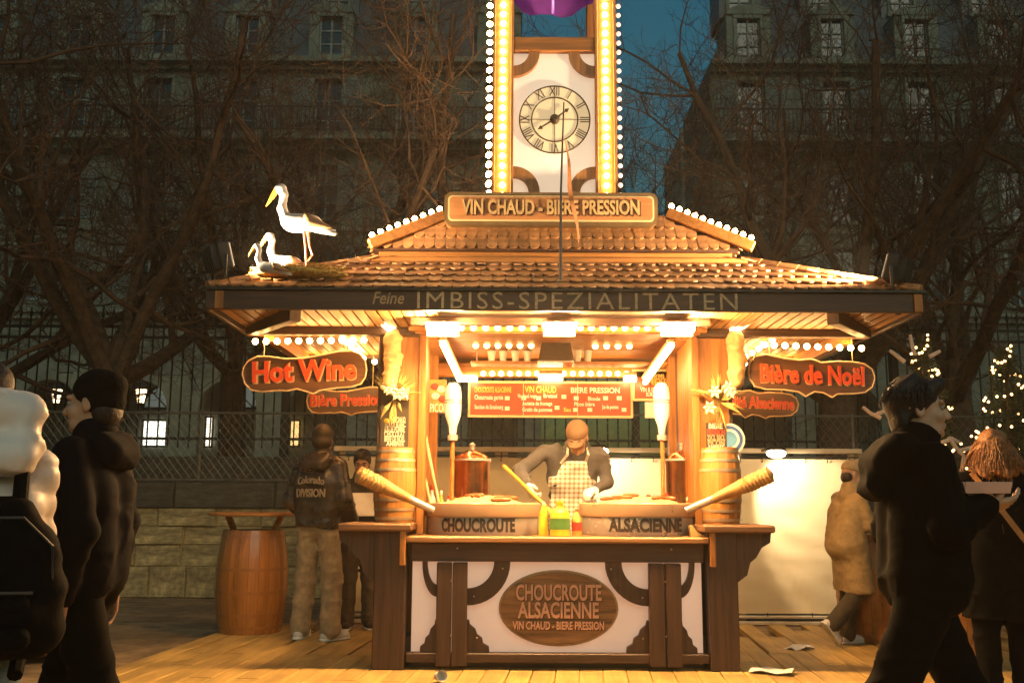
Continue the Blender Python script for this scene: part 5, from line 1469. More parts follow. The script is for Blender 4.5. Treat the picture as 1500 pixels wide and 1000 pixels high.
# ---- fairy light trees
m_need = M('fir_needles', (.045, .058, .022), .8, var=.4, scale=8); m_orn = M('pale_driftwood', (.66, .50, .40), .7, var=.12)
m_fairy = E('fairy_glow', (1, .50, .16), 9)
def fir(label, px, pytop, Y, rb, seed):
    r = random.Random(seed); top = P(px, pytop, Y); H = top.z; x = top.x
    rt = thing('fir_tree', label, 'fir tree', (x, Y, -.07), group='fir trees with fairy lights')
    b = MB(); b.tube([(x, Y, -.07), (x, Y, H)], [.06, .008], 8); b.build('trunk', m_bark, rt)
    f = MB(); g = MB(); tips = []
    nb_ = 240
    for k in range(nb_):
        t = (k/nb_)**.8; z = .15 + (H-.2)*t; L = (rb*(1-t)**.9 + .06)*r.uniform(.7,1.1); a = k*2.399 + r.uniform(-.3,.3)
        d = Vector((math.cos(a), math.sin(a), r.uniform(-.1,.25))).normalized(); o = Vector((x, Y, z))
        n = max(4, int(L/.028)); prev = o
        for i in range(1, n+1):
            p = o + d*L*i/n + Vector((0,0,-.10*L*(i/n)**2))
            for _ in range(5):
                nd = (d*.55 + rvec(r)*.9).normalized()*r.uniform(.04,.085); sd = nd.cross(rvec(r)).normalized()*.0055
                k0 = len(f.v); f.v += [p - sd, p + sd, p + nd]; f.face((k0, k0+1, k0+2))
        tips.append((o, d, L))
    tag(f.build('needles', m_need, rt), kind='stuff')
    turns = 7; nl = 130
    for k in range(nl):
        t = k/nl; z = .35 + (H-.38)*t; rr = (rb*(1-t)**.9 + .05)*r.uniform(.8,1.02); a = t*turns*2*math.pi
        g.ball((x+rr*math.cos(a), Y+rr*math.sin(a), z + r.uniform(-.05,.05)), .012, 5, 4)
    tag(g.build('fairy_lights', m_fairy, rt), kind='stuff')
    return rt
f1 = fir('fir tree with fairy lights and pale antler twigs behind the dark haired man', 1350, 490, 9.2, .55, 1)
f2 = fir('fuller fir tree with fairy lights above the ginger haired person', 1470, 502, 9.0, .68, 2)
def twig(rt, pts, Y, r0=.02):
    q_ = [P(px, py, Y) for px, py in pts]; b = MB(); b.tube(q_, [r0*(1-.25*i/(len(q_)-1)) for i in range(len(q_))], 6); b.build('antler_twig', m_orn, rt, True)
for pts in ([(1325,530),(1310,518),(1303,513)], [(1340,520),(1335,500),(1333,490)], [(1362,522),(1370,518),(1377,514)], [(1290,612),(1275,605),(1264,596)], [(1285,606),(1296,602)], [(1390,640),(1400,655),(1412,668),(1408,690)], [(1405,660),(1425,655),(1440,648)], [(1380,648),(1395,642),(1405,648)]):
    twig(f1, pts, 8.75)
# ================================================================== people
m_skin = M('skin', (.50, .28, .17), .5, var=.08, scale=30); m_skin2 = M('fair_skin', (.58, .34, .22), .5, var=.08, scale=30)
m_dhair = M('dark_hair', (.016, .010, .007), .55, var=.4, scale=60, bump=.4); m_sole = M('white_rubber', (.78, .74, .68), .5)
m_eyew = M('eye_white', (.32,.26,.22), .25); m_brow = M('eyebrow', (.02,.012,.008), .7); m_lip = M('lip', (.42,.16,.11), .5)
JD = dict(pelvis=(0,0,.95), chest=(0,0,1.27), neck=(0,.0,1.47), head=(0,-.02,1.625),
    shl=(.185,0,1.42), ell=(.25,.03,1.14), wrl=(.26,-.06,.89), shr=(-.185,0,1.42), elr=(-.25,.03,1.14), wrr=(-.26,-.06,.89),
    hpl=(.09,0,.92), knl=(.10,-.02,.50), anl=(.105,.02,.085), hpr=(-.09,0,.92), knr=(-.10,-.02,.50), anr=(-.105,.02,.085))
def nrm(v): v = np.array(v, float); return v/np.linalg.norm(v)
class Person:
    """facing -Y, person's left is +X; joints in metres for a 1.75 m figure, scaled by the root"""
    def __init__(s, label, loc, rotz, H, pose=None, head=(0,0,0), toes=None, skin=m_skin, res=.013, hcurl=(.6,.6), hdir=(None,None), palm=((-1,0,0),(1,0,0)), cap=False):
        s.J = {k: np.array(v, float) for k, v in JD.items()}
        for k, v in (pose or {}).items(): s.J[k] = np.array(v, float)
        s.root = thing('person', label, 'person', loc, rotz, None, H/1.75); s.res = res; s.skin = skin
        s.HR = np.array(Euler((R(head[0]), R(head[1]), R(head[2]))).to_matrix()); s.toes = toes or {}
        s.body(hcurl, hdir, palm)
    def h(s, p): return s.J['head'] + s.HR @ np.array(p, float)
    def toe(s, sd): return nrm(s.toes.get(sd, (.12 if sd == 'l' else -.12, -1, -.0)))
    def body(s, hcurl, hdir, palm):
        J = s.J; S = SDF(.035)
        pv, ch, nk = J['pelvis'], J['chest'], J['neck']
        for sd, sg in (('l', 1), ('r', -1)):
            ax = (J['shl']-J['shr'])/np.linalg.norm(J['shl']-J['shr'])
            S.cone(pv + ax*sg*.05, ch + ax*sg*.06, .085, .085); S.cone(ch + ax*sg*.06, J['sh'+sd]*.55+nk*.45 - (0,0,.07), .08, .05)
            S.cone(J['sh'+sd] - (0,0,.015), J['el'+sd], .038, .033); S.cone(J['el'+sd], J['wr'+sd], .033, .025)
            S.cone(J['hp'+sd], J['kn'+sd], .070, .046); S.cone(J['kn'+sd], J['an'+sd], .046, .032)
            S.cone(J['an'+sd] - (0,0,.03), J['an'+sd] + s.toe(sd)*.13 - (0,0,.05), .036, .03)
        S.cone(ch + (nk-ch)*.6, nk, .07, .055); S.cone(nk - (nk-ch)*.1, J['head'] + s.HR @ np.array((0,.012,-.05)), .056, .052)
        parts = [S.mesh(.016)]
        Hd = SDF(.02); h = s.h; Rt = s.HR
        Hd.ell(h((0,.018,.03)), (.077,.098,.092), Rt); Hd.ell(h((0,-.03,-.04)), (.060,.068,.082), Rt); Hd.cone(h((-.03,-.055,-.085)), h((.03,-.055,-.085)), .026, .026)
        Hd.ell(h((0,-.083,-.097)), (.020,.018,.016), Rt, k=.015); Hd.cone(h((0,-.094,.012)), h((0,-.116,-.026)), .009, .0135, k=.012)
        for sg in (-1, 1):
            Hd.ell(h((sg*.013,-.105,-.031)), (.009,.010,.008), Rt, k=.008); Hd.ell(h((sg*.042,-.066,-.028)), (.026,.024,.024), Rt, k=.02)
            Hd.cone(h((sg*.012,-.092,.028)), h((sg*.048,-.078,.030)), .011, .010, k=.015)
            Hd.ell(h((sg*.033,-.101,.008)), (.018,.014,.011), Rt, k=.012, neg=True)
            Hd.ell(h((sg*.078,.012,-.008)), (.010,.021,.032), Rt, k=.008); Hd.ell(h((sg*.086,.008,-.006)), (.006,.011,.018), Rt, k=.006, neg=True)
        Hd.ell(h((0,-.098,-.061)), (.022,.009,.006), Rt, k=.006); Hd.ell(h((0,-.096,-.072)), (.019,.009,.006), Rt, k=.006)
        Hd.cone(h((0,.01,-.06)), h((0,.025,-.13)), .054, .054)
        parts.append(Hd.mesh(.007))
        for i, sd in enumerate('lr'): parts.append(s.hand(sd, hdir[i], palm[i], hcurl[i]))
        s.bodyo = link('body', sdf_data('body', parts, s.skin), s.root, True)
        for sg in (-1, 1):
            b = MB(); c = h((sg*.033,-.082,.007)); b.ball(c, .0118, 10, 8); e = b.build('eye', m_eyew, s.root, True, True)
            b = MB(); b.ball(h((sg*.033,-.0912,.006)), .0058, 8, 6); b.build('iris', m_eye, e, True, True)
            b = MB(); b.tube([h((sg*.016,-.103,.031)), h((sg*.034,-.099,.036)), h((sg*.052,-.085,.031))], [.004,.005,.003], 6); b.build('eyebrow', m_brow, s.root, True, True)
    def hand(s, sd, d, pn, curl):
        w_ = s.J['wr'+sd]; d = nrm(w_ - s.J['el'+sd]) if d is None else nrm(d); pn = np.array(pn, float); pn = nrm(pn - d*pn.dot(d)); x = np.cross(d, pn)
        x = x*(1 if x.dot(np.array((0,-1,.3))) > 0 else -1)     # thumb side forward
        S = SDF(.010); L = (.066,.075,.070,.055)
        for k in range(4):
            o = (.030 - .020*k)*1.0; base = w_ + d*.085 + x*o; S.cone(w_ + d*.01 + x*o*.6, base, .017, .013)
            p = base; a = 0
            for j, f_ in enumerate((.45,.32,.26)):
                a += curl*(.55,.85,.6)[j]; dd = d*math.cos(a) + pn*math.sin(a); q = p + dd*L[k]*f_*1.25; S.cone(p, q, .0095-.001*j, .0085-.001*j, k=.004); p = q
        b0 = w_ + d*.025 + x*.026; b1 = b0 + (d*.55 + x*.65 + pn*.35)*.042; b2 = b1 + (d*.8 + x*.1 + pn*.55)*.034; S.cone(b0, b1, .014, .011); S.cone(b1, b2, .011, .009, k=.005)
        S.cone(s.J['el'+sd]*.25 + w_*.75, w_ + d*.02, .030, .024)
        return S.mesh(.0058)
    def cloth(s, name, sdf, mat, h=None, label=None):
        o = link(name, sdf_data(name, [sdf.mesh(h or s.res)], mat), s.root, True)
        if label: o['label'] = label
        return o
    def top(s, mat, t=.025, arm=.02, hem=None, seed=1, fold=.012, collar=.03, name='jacket', flare=.0, hood=False, sleeves=True, skirt=None, k=.04, cuff=.93, quilt=0.0):
        J = s.J; S = SDF(k); pv, ch, nk = J['pelvis'], J['chest'], J['neck']; ax = nrm(J['shl']-J['shr'])
        for sd, sg in (('l', 1), ('r', -1)):
            S.cone(pv + ax*sg*.065, ch + ax*sg*.08, .112+t+flare, .112+t); S.cone(ch + ax*sg*.08, J['sh'+sd]*.7+nk*.3 - (0,0,.035), .105+t, .068+t*.6)
            if sleeves:
                e = J['el'+sd]; w_ = e + (J['wr'+sd]-e)*cuff
                S.cone(J['sh'+sd] - (0,0,.01), e, .052+arm, .044+arm); S.cone(e, w_, .044+arm, .033+arm*.9)
            if skirt:
                hp, kn = J['hp'+sd], J['kn'+sd]; S.cone(hp + (0,0,.05), hp + (kn-hp)*skirt, .105+t, .105+t+flare, k=.05)
        S.cone(nk - (nk-ch)*.3, nk + (nk-ch)*.12, .085+collar*.6, .062+collar)
        fw = folds(fold, seed); S.warp = (lambda X, Y, Z: fw(X, Y, Z) + quilt*(.6-np.abs(np.sin(36*Z + .8*np.sin(7*X)))**.5)) if quilt else fw
        if hem is not None: S.cut(lambda X, Y, Z: hem - Z + .012*np.sin(9*X+5*Y))
        return s.cloth(name, S, mat)
    def trousers(s, mat, t=.018, seed=3, fold=.012, flare=0.0, name='trousers', end=1.0):
        J = s.J; S = SDF(.035)
        for sd in 'lr':
            hp, kn, an = J['hp'+sd], J['kn'+sd], J['an'+sd]
            S.cone(hp, kn, .092+t, .062+t+flare*.5); S.cone(kn, kn+(an-kn)*end, .062+t+flare*.5, .045+t+flare)
        S.cone(J['pelvis'] + (.05,0,0), J['pelvis'] - (.05,0,0), .115+t, .115+t); S.warp = folds(fold, seed, 18, 13)
        return s.cloth(name, S, mat)
    def shoes(s, mat, sole=None, ground=True, w=.044):
        for sd in 'lr':
            a = s.J['an'+sd]; d = s.toe(sd); up = np.array((0,0,1.)); up = nrm(up - d*up.dot(d)); S = SDF(.02)
            S.cone(a - d*.045 - up*.045, a + d*.15 - up*.048, w, w*.86); S.cone(a - up*.01, a + d*.06 - up*.035, w+.004, w); o0 = a - up*.085
            S.cut(lambda X, Y, Z: -((X-o0[0])*up[0] + (Y-o0[1])*up[1] + (Z-o0[2])*up[2] - .016))
            sh = s.cloth('shoe', S, mat, .011)
            S = SDF(.01); S.cone(a - d*.05 - up*.07, a + d*.155 - up*.072, w+.004, w*.9)
            S.cut(lambda X, Y, Z: ((X-o0[0])*up[0] + (Y-o0[1])*up[1] + (Z-o0[2])*up[2] - .024)); S.cut(lambda X, Y, Z: -((X-o0[0])*up[0] + (Y-o0[1])*up[1] + (Z-o0[2])*up[2]))
            link('sole', sdf_data('sole', [S.mesh(.010)], sole or m_sole), sh, True)
    def hair(s, mat, kind='short'):
        S = SDF(.02); h = s.h; Rt = s.HR
        if kind == 'short':
            S.ell(h((0,.03,.045)), (.090,.105,.098), Rt); S.ell(h((0,-.05,.095)), (.062,.055,.034), Rt); S.ell(h((0,.075,-.03)), (.07,.045,.07), Rt)
            S.ell(h((0,-.09,-.035)), (.075,.075,.085), Rt, k=.012, neg=True)
        elif kind == 'bob':
            S.ell(h((0,.025,.04)), (.098,.115,.105), Rt)
            for k in range(11):
                a = R(-20 + 220*k/10); x, y = .088*math.cos(a), .03 + .088*math.sin(a); S.cone(h((x,y,.0)), h((x*1.22,y*1.15+.01,-.16+.02*math.sin(k*2.3))), .036, .030, k=.016)
            S.ell(h((0,-.09,-.03)), (.066,.07,.09), Rt, k=.012, neg=True)
        S.warp = (lambda X, Y, Z: .005*np.sin(60*X+25*Z+3*np.sin(30*Y)) + .006*np.sin(38*Z+50*Y)) if kind != 'bob' else (lambda X, Y, Z: .004*np.sin(70*X+12*Z+2*np.sin(26*Z)))
        return s.cloth('hair', S, mat, .0085)
    def strands(s, mat, n, length, rad, seed=1, wave=.012, back=True, drop=.8):
        """separate locks of hair lying over the skull"""
        r = random.Random(seed); b = MB()
        for k in range(n):
            a = r.uniform(0, 2*math.pi); el = r.uniform(.05, 1.5)
            d = np.array((math.cos(a)*math.cos(el), math.sin(a)*math.cos(el), math.sin(el)))
            if d[1] < -.35 and d[2] < .75: continue
            p = np.array((0,.022,.038)) + d*np.array((.088,.106,.096)); L = length*r.uniform(.6,1.15); pts = []
            flow = np.array((d[0]*.35, .12 + d[1]*.25 if d[1] > -.2 else -.4, -drop)); flow = flow/np.linalg.norm(flow); ph = r.uniform(0,6.28)
            for i in range(6):
                t = i/5; q = p + flow*L*t + d*.012*math.sin(3*t); 
                o = q - np.array((0,.022,.03)); e = math.sqrt((o[0]/.088)**2 + (o[1]/.106)**2 + (max(o[2],0)/.1)**2)
                if e < 1: q = np.array((0,.022,.03)) + o/max(e,.3)*np.array((1,1,1))
                q = q + np.array((math.sin(ph+9*t), math.cos(ph+8*t), 0))*wave*t; pts.append(s.h(q))
            b.tube(pts, [rad, rad*1.1, rad, rad*.85, rad*.6, rad*.2], 4, False)
        return link('hair_locks', b.data('hair_locks', mat, True), s.root, True)
    def beanie(s, mat, name='beanie', low=-.0):
        S = SDF(.02); h = s.h; Rt = s.HR
        S.ell(h((0,.025,.05)), (.087,.106,.096), Rt); S.ell(h((0,.05,-.0+low)), (.086,.083,.06), Rt)
        S.ell(h((0,-.115,-.03)), (.11,.10,.098), Rt, k=.008, neg=True)
        if name == 'beanie': S.ell(h((0,.085,.07)), (.07,.055,.06), Rt)
        o = s.cloth(name, S, mat, .009)
        return o
    def cap(s, mat, name='cap'):
        S = SDF(.015); h = s.h; Rt = s.HR
        S.ell(h((0,.014,.052)), (.093,.112,.096), Rt); S.ell(h((0,-.03,.075)), (.075,.06,.05), Rt); iR = Rt.T; c = s.J['head']
        def low(X, Y, Z):
            z = (X-c[0])*iR[2][0] + (Y-c[1])*iR[2][1] + (Z-c[2])*iR[2][2]; return .034 - z
        S.cut(low); o = s.cloth(name, S, mat, .009)
        b = MB(); nu, nv = 12, 5
        for lay in (0, -.005):
            for a in range(nu+1):
                for c_ in range(nv+1):
                    u, v = a/nu*2-1, c_/nv
                    b.v.append(h((.082*u*(1-.22*v*abs(u)), -(.052+.115*v)*math.sqrt(1-.62*u*u), .040-.022*v-.016*u*u+lay)))
        K2 = (nu+1)*(nv+1)
        for a in range(nu):
            for c_ in range(nv):
                q = [a*(nv+1)+c_, a*(nv+1)+c_+1, (a+1)*(nv+1)+c_+1, (a+1)*(nv+1)+c_]; b.face(q[::-1]); b.face([K2+t for t in q])
        for a in range(nu): q = (a*(nv+1)+nv, (a+1)*(nv+1)+nv); b.face((q[0], q[1], q[1]+K2, q[0]+K2))
        link('brim', b.data('brim', mat, True), o, True); return o

def at(px, Y, z=0.0): return (P(px, 800, Y).x, Y, z)
# 1 white puffer with backpack, left edge, seen from behind
m_puff = M('white_puffer_nylon', (.84, .74, .68), .45, var=.06, bump=.1); m_jean = M('blue_denim', (.14, .23, .32), .8, var=.25, scale=30); m_bp = M('black_backpack_nylon', (.003, .0027, .0027), .85, spec=.1, var=.3, scale=30, bump=.2); m_blkshoe = M('black_shoe', (.015,.014,.013), .5)
p = Person('person in a white puffer jacket with black backpack at the left edge', at(-42, 3.3, -.07), R(216), 1.70, dict(ell=(.21,-.12,1.16), wrl=(.12,-.30,1.2), elr=(-.21,-.12,1.16), wrr=(-.12,-.3,1.2), knl=(.10,-.1,.50), anl=(.1,-.02,.085), anr=(-.1,.2,.12), knr=(-.10,.03,.50)), head=(8,0,0))
p.top(m_puff, t=.022, arm=.018, hem=.84, seed=4, fold=.008, name='puffer_jacket', quilt=.016); p.trousers(m_jean, t=.008, flare=.02); p.shoes(m_blkshoe); p.hair(m_dhair)
S = SDF(.05); S.cone((-.10,.10,1.47),(.10,.10,1.47),.07,.07); S.cone((-.10,.12,1.60),(.10,.12,1.60),.075,.07); S.cone((-.08,.16,1.45),(.08,.16,1.45),.07,.07); S.warp = folds(.020, 2); p.cloth('hood', S, m_puff)
S = SDF(.05); S.cone((-.08,.22,1.24),(.08,.22,1.24),.08,.08); S.cone((-.14,.23,1.14),(.14,.23,1.14),.09,.09); S.cone((-.16,.23,1.02),(.16,.23,1.02),.10,.10); S.cone((-.16,.23,.90),(.16,.23,.90),.10,.10); S.cone((-.10,.30,.94),(.10,.30,.94),.06,.06); S.warp = folds(.012, 6)
bp = p.cloth('backpack', S, m_bp)
for sg in (-1, 1):
    b = MB(); b.tube([(sg*.09,.27,1.22),(sg*.11,.16,1.42),(sg*.13,.04,1.50),(sg*.14,-.12,1.42),(sg*.16,-.17,1.2),(sg*.19,-.02,.9),(sg*.13,.2,.75)], [.024]*7, 8); link('strap', b.data('strap', m_bp, True), bp, True)
S = SDF(.03); S.cone((-.10,.335,.98),(.10,.335,.98),.035,.035); S.cone((-.10,.345,.88),(.10,.345,.88),.04,.04); pk = link('pocket', sdf_data('pocket', [S.mesh(.012)], m_bp), bp, True)
b = MB(); b.tube([(-.13,.372,1.02),(0,.378,1.025),(.13,.372,1.02)], .005, 6); b.tube([(-.2,.31,1.0),(-.19,.31,1.16),(-.1,.30,1.25),(.1,.30,1.25),(.19,.31,1.16),(.2,.31,1.0)], .005, 6); link('zip', b.data('zip', M('dark_zip', (.06,.05,.045), .4), True), bp, True)
b = MB(); b.tube([(-.04,.28,1.24),(-.02,.29,1.30),(.02,.29,1.30),(.04,.28,1.24)], .01, 6); link('carry_loop', b.data('carry_loop', m_bp, True), bp, True)

# 2 beanie man, profile to the left
m_navy = M('navy_coat', (.0035, .0035, .006), .85, spec=.08, var=.25, scale=16, bump=.15); m_btr = M('black_trousers', (.0035,.003,.0027), .88, spec=.08, var=.3, scale=20); m_knit = M('black_knit', (.005,.0045,.004), .95, spec=.1, var=.3, scale=60, bump=.5)
p = Person('man in a black beanie and dark hooded coat walking left', at(128, 4.2, -.07), R(-94), 1.80, dict(knl=(.09,.12,.50), anl=(.1,.46,.2), knr=(-.09,-.12,.50), anr=(-.1,-.14,.085), wrl=(.22,.02,.86), ell=(.26,.10,1.12), wrr=(-.24,.0,.86)), head=(4,0,0), toes={'l': (0,-1,-.7)}, res=.012)
p.top(m_navy, t=.018, arm=.014, hem=.82, seed=2, fold=.012, flare=.012, name='coat', k=.03); p.trousers(m_btr, t=.008, flare=.015); p.shoes(m_blkshoe, m_blkshoe); p.beanie(m_knit); 
S = SDF(.03); S.ell(p.h((0,.06,-.03)), (.078,.06,.075), p.HR); p.cloth('hair', S, m_dhair, .01)
S = SDF(.03); S.cone((-.09,.07,1.46),(.09,.07,1.46),.05,.05); S.cone((-.07,.10,1.42),(.07,.10,1.42),.06,.06); S.cone((-.06,-.05,1.46),(.06,-.05,1.46),.04,.04); S.warp = folds(.014, 9); p.cloth('hood', S, m_navy)

# 3 leather jacket man, from behind
m_leath = M('black_leather', (.05, .036, .024), .28, var=.3, scale=14, bump=.25, bscale=20); m_khaki = M('brown_work_trousers', (.42, .30, .17), .75, var=.2, scale=18, bump=.15); m_wshoe = M('white_trainer', (.75,.70,.62), .5)
Yq = 9.0
p = Person('man in a black leather jacket lettered DIVISION seen from behind', at(466, Yq), R(160), 1.87, dict(wrl=(.24,-.18,.98), ell=(.28,.02,1.13), wrr=(-.24,-.16,.96), anl=(.14,.0,.085), anr=(-.15,.02,.085), knl=(.12,-.02,.5), knr=(-.13,-.02,.5)), head=(6,0,20), hdir=((-.2,-1,.1),(.2,-1,.1)), toes={'r': (-.5,-1,0), 'l': (.2,-1,0)})
p.top(m_leath, t=.022, arm=.016, hem=.90, seed=7, fold=.014, name='leather_jacket', k=.05); p.trousers(m_khaki, t=.008, flare=.03, seed=5, fold=.013); p.shoes(m_wshoe)
p.beanie(M('dark_cap_cloth', (.035,.024,.015), .6, var=.2), 'skull_cap', -.02)
S = SDF(.04); S.cone((-.10,.075,1.46),(.10,.075,1.46),.06,.06); S.cone((-.07,.12,1.42),(.07,.12,1.42),.06,.06); S.warp = folds(.01, 3); p.cloth('hood', S, m_leath)
m_jl = M('grey_jacket_letter', (.42,.34,.24), .6)
def on_back(pp, s_, z, size, wid, arch=0.0):
    me = text_data('back_lettering', s_, size, m_jl, extrude=.004, bold=.002); xs = [v.co.x for v in me.vertices]; k = wid/(max(xs)-min(xs))
    for v in me.vertices:
        x = v.co.x*k; v.co = (-x, .158 - 1.2*x*x + v.co.z + .012, z + v.co.y + arch*(.02 - x*x*2))
    link('back_lettering', me, pp.root, True)
on_back(p, 'Colorado', 1.285, .085, .25, .5); on_back(p, 'DIVISION', 1.185, .095, .27)

# 4 person facing us beside the left shelf
m_dk = M('dark_wool', (.030,.022,.016), .8, var=.25, scale=20); m_gtr = M('grey_trousers', (.10,.075,.05), .8, var=.2, scale=20)
Yq = 9.75
p = Person('dark clothed person reading a paper behind the left shelf', at(527, Yq), R(12), 1.68, dict(wrl=(.10,-.26,1.18), ell=(.25,-.06,1.13), wrr=(-.10,-.26,1.18), elr=(-.25,-.06,1.13)), head=(16,0,-10), hdir=((-.5,-.7,.3),(.5,-.7,.3)), skin=m_skin2)
p.top(m_dk, t=.015, arm=.012, hem=.84, seed=8, name='jacket'); p.trousers(m_gtr, t=.006, flare=.02); p.shoes(m_dk); p.hair(m_dhair)
c = Matrix.Rotation(R(12), 3, 'Z') @ Vector((0, -.385*.96, 1.22*.96))
b = MB(); o = Vector(at(527, Yq)); b.obox(o + c, (.10, .004, .13), Matrix.Rotation(R(12),3,'Z') @ Matrix.Rotation(R(-35),3,'X'), .001)
tag(b.build('paper_menu', m_paper), 'white paper menu held by the person behind the left shelf', 'menu')

# 5 vendor
m_shirt = M('grey_brown_jacket', (.085,.08,.082), .8, var=.15, scale=18, bump=.1); m_capc = M('tan_cap_cloth', (.20,.115,.06), .8, var=.12, scale=40); m_glove = M('white_glove', (.82,.78,.7), .6)
m_ging = bpy.data.materials.new('gingham'); m_ging.use_nodes = True; n_ = m_ging.node_tree.nodes; l_ = m_ging.node_tree.links
tc = n_.new('ShaderNodeTexCoord'); sx_ = n_.new('ShaderNodeSeparateXYZ'); l_.new(tc.outputs['Object'], sx_.inputs[0]); acc = []
for ax_ in (0, 2):
    m1 = n_.new('ShaderNodeMath'); m1.operation = 'MULTIPLY'; m1.inputs[1].default_value = 26; l_.new(sx_.outputs[ax_], m1.inputs[0])
    m2 = n_.new('ShaderNodeMath'); m2.operation = 'FRACT'; l_.new(m1.outputs[0], m2.inputs[0]); m3 = n_.new('ShaderNodeMath'); m3.operation = 'GREATER_THAN'; m3.inputs[1].default_value = .58; l_.new(m2.outputs[0], m3.inputs[0]); acc.append(m3)
ad = n_.new('ShaderNodeMath'); ad.operation = 'ADD'; l_.new(acc[0].outputs[0], ad.inputs[0]); l_.new(acc[1].outputs[0], ad.inputs[1]); dv = n_.new('ShaderNodeMath'); dv.operation = 'MULTIPLY'; dv.inputs[1].default_value = .5; l_.new(ad.outputs[0], dv.inputs[0])
cr_ = n_.new('ShaderNodeValToRGB'); cr_.color_ramp.elements[0].color = (.85,.82,.76,1); cr_.color_ramp.elements[1].color = (.36,.27,.13,1); l_.new(dv.outputs[0], cr_.inputs[0]); l_.new(cr_.outputs[0], n_['Principled BSDF'].inputs['Base Color']); n_['Principled BSDF'].inputs['Roughness'].default_value = .8
Yv = 8.72; vx = P(840, 700, Yv).x; vz = KF; vs = 1.80/1.75
def vl(px, py, Y): q = P(px, py, Y); return ((q.x-vx)/vs, (Y-Yv)/vs, (q.z-vz)/vs)
pose = dict(pelvis=(0,.02,.95), chest=vl(838, 700, 8.62), neck=vl(845, 658, 8.50), head=vl(846, 641, 8.40), shl=vl(880, 664, 8.54), ell=vl(890, 706, 8.56), wrl=vl(872, 717, 8.38), shr=vl(797, 658, 8.52), elr=vl(761, 692, 8.45), wrr=vl(774, 711, 8.24))
p = Person('vendor in a tan cap and checked apron stirring the left pan', (vx, Yv, vz), 0, 1.80, pose, head=(38,0,-14), hdir=((-.6,-.7,-.25),(.25,-.5,-.75)), hcurl=(1.0,1.1), palm=((-.3,.2,-1),(.8,.3,.1)), skin=m_skin)
p.top(m_shirt, t=.012, arm=.008, hem=.82, seed=11, fold=.018, name='jacket', cuff=.88); p.trousers(m_dk); p.shoes(m_blkshoe); p.cap(m_capc)
S = SDF(.02); S.ell(p.h((0,.055,-.02)), (.074,.05,.06), p.HR); p.cloth('hair', S, m_dhair, .01)
# apron over the torso
J = p.J; S = SDF(.04); ax_ = nrm(J['shl']-J['shr'])
for sg in (1, -1):
    S.cone(J['pelvis'] + ax_*sg*.065, J['chest'] + ax_*sg*.07, .145, .138); S.cone(J['chest'] + ax_*sg*.07, J['neck'] + ax_*sg*.03 - (0,0,.10), .135, .09); S.cone(J['hp'+('l' if sg>0 else 'r')], J['kn'+('l' if sg>0 else 'r')], .15, .13)
ch_ = J['chest']; S.cut(lambda X, Y, Z: Y - (ch_[1] - .045) - np.clip((1.2-Z)*.25, -.05, .1)); S.cut(lambda X, Y, Z: np.abs(X - ch_[0]) - np.where(Z > ch_[2]+.02, .135 - (Z-ch_[2])*.18, .20)); S.cut(lambda X, Y, Z: Z - (J['neck'][2]-.10)); S.cut(lambda X, Y, Z: .5 - Z); S.warp = folds(.008, 4)
ap = p.cloth('apron', S, m_ging)
for sg in (-1, 1):
    nk = J['neck']; b = MB(); b.tube([ch_ + (sg*.10,-.165,.12), nk + (sg*.085,-.13,-.05), nk + (sg*.075,-.02,.045), nk + (sg*.04,.07,.03)], .012, 6); link('apron_strap', b.data('apron_strap', m_glove, True), ap, True)
for i, sd in enumerate('lr'):
    V, Q = p.hand(sd, ((-.6,-.7,-.25),(.25,-.5,-.75))[i], ((-.3,.2,-1),(.8,.3,.1))[i], (1.0,1.1)[i])
    me = sdf_data('glove', [(V, Q)], m_glove); 
    for v in me.vertices: v.co += v.normal*.004
    link('glove', me, p.root, True)
a, e = P(737, 681, 8.32), P(800, 742, 8.06); d = (e-a).normalized()
sp = thing('wooden_spatula', 'yellow wooden spatula in the vendor\'s hand over the left pan', 'spatula', a)
b = MB(); b.tube([a, a+d*.02, a.lerp(e,.5), e], [.012,.017,.016,.016], 10); b.build('handle', m_must if False else M('yellow_wood', (.62,.38,.05), .5, wood='x'), sp, True)
b = MB(); b.bar(e, e+d*.14, .07, .014, .004); b.build('blade', MATS['yellow_wood'], sp)

# 6 person in tan coat leaning on the barrel
m_tan = M('tan_coat_cloth', (.34,.235,.11), .8, var=.15, scale=16, bump=.12); m_olive = M('dark_olive_trousers', (.055,.042,.024), .85, var=.25, scale=20); m_bcap = M('beige_cap_cloth', (.42,.31,.17), .8, var=.1, scale=30)
Yq = 8.85
p = Person('person in a tan coat and beige cap leaning on a barrel', at(1243, Yq), R(112), 1.56, dict(pelvis=(0,.05,.95), chest=(0,.0,1.27), neck=(0,-.05,1.47), head=(0,-.09,1.63), shl=(.165,-.03,1.41), shr=(-.165,-.03,1.41), elr=(-.21,-.08,1.14), wrr=(-.16,-.30,1.02), ell=(.24,-.14,1.12), wrl=(.16,-.32,1.02), knl=(.09,-.06,.5), anl=(.09,-.02,.085), knr=(-.10,-.02,.52), anr=(-.11,.33,.22)), head=(14,0,-14), toes={'r': (0,-.75,-.9), 'l': (0,-1,0)}, skin=m_skin2)
p.top(m_tan, t=.008, arm=.010, hem=.50, seed=12, fold=.010, skirt=.98, flare=.03, name='coat', k=.035); p.trousers(m_olive, t=.01, flare=.02); p.shoes(m_wshoe); p.cap(m_bcap)
S = SDF(.02); S.ell(p.h((0,.055,-.03)), (.076,.055,.07), p.HR); p.cloth('hair', S, m_dhair, .01)

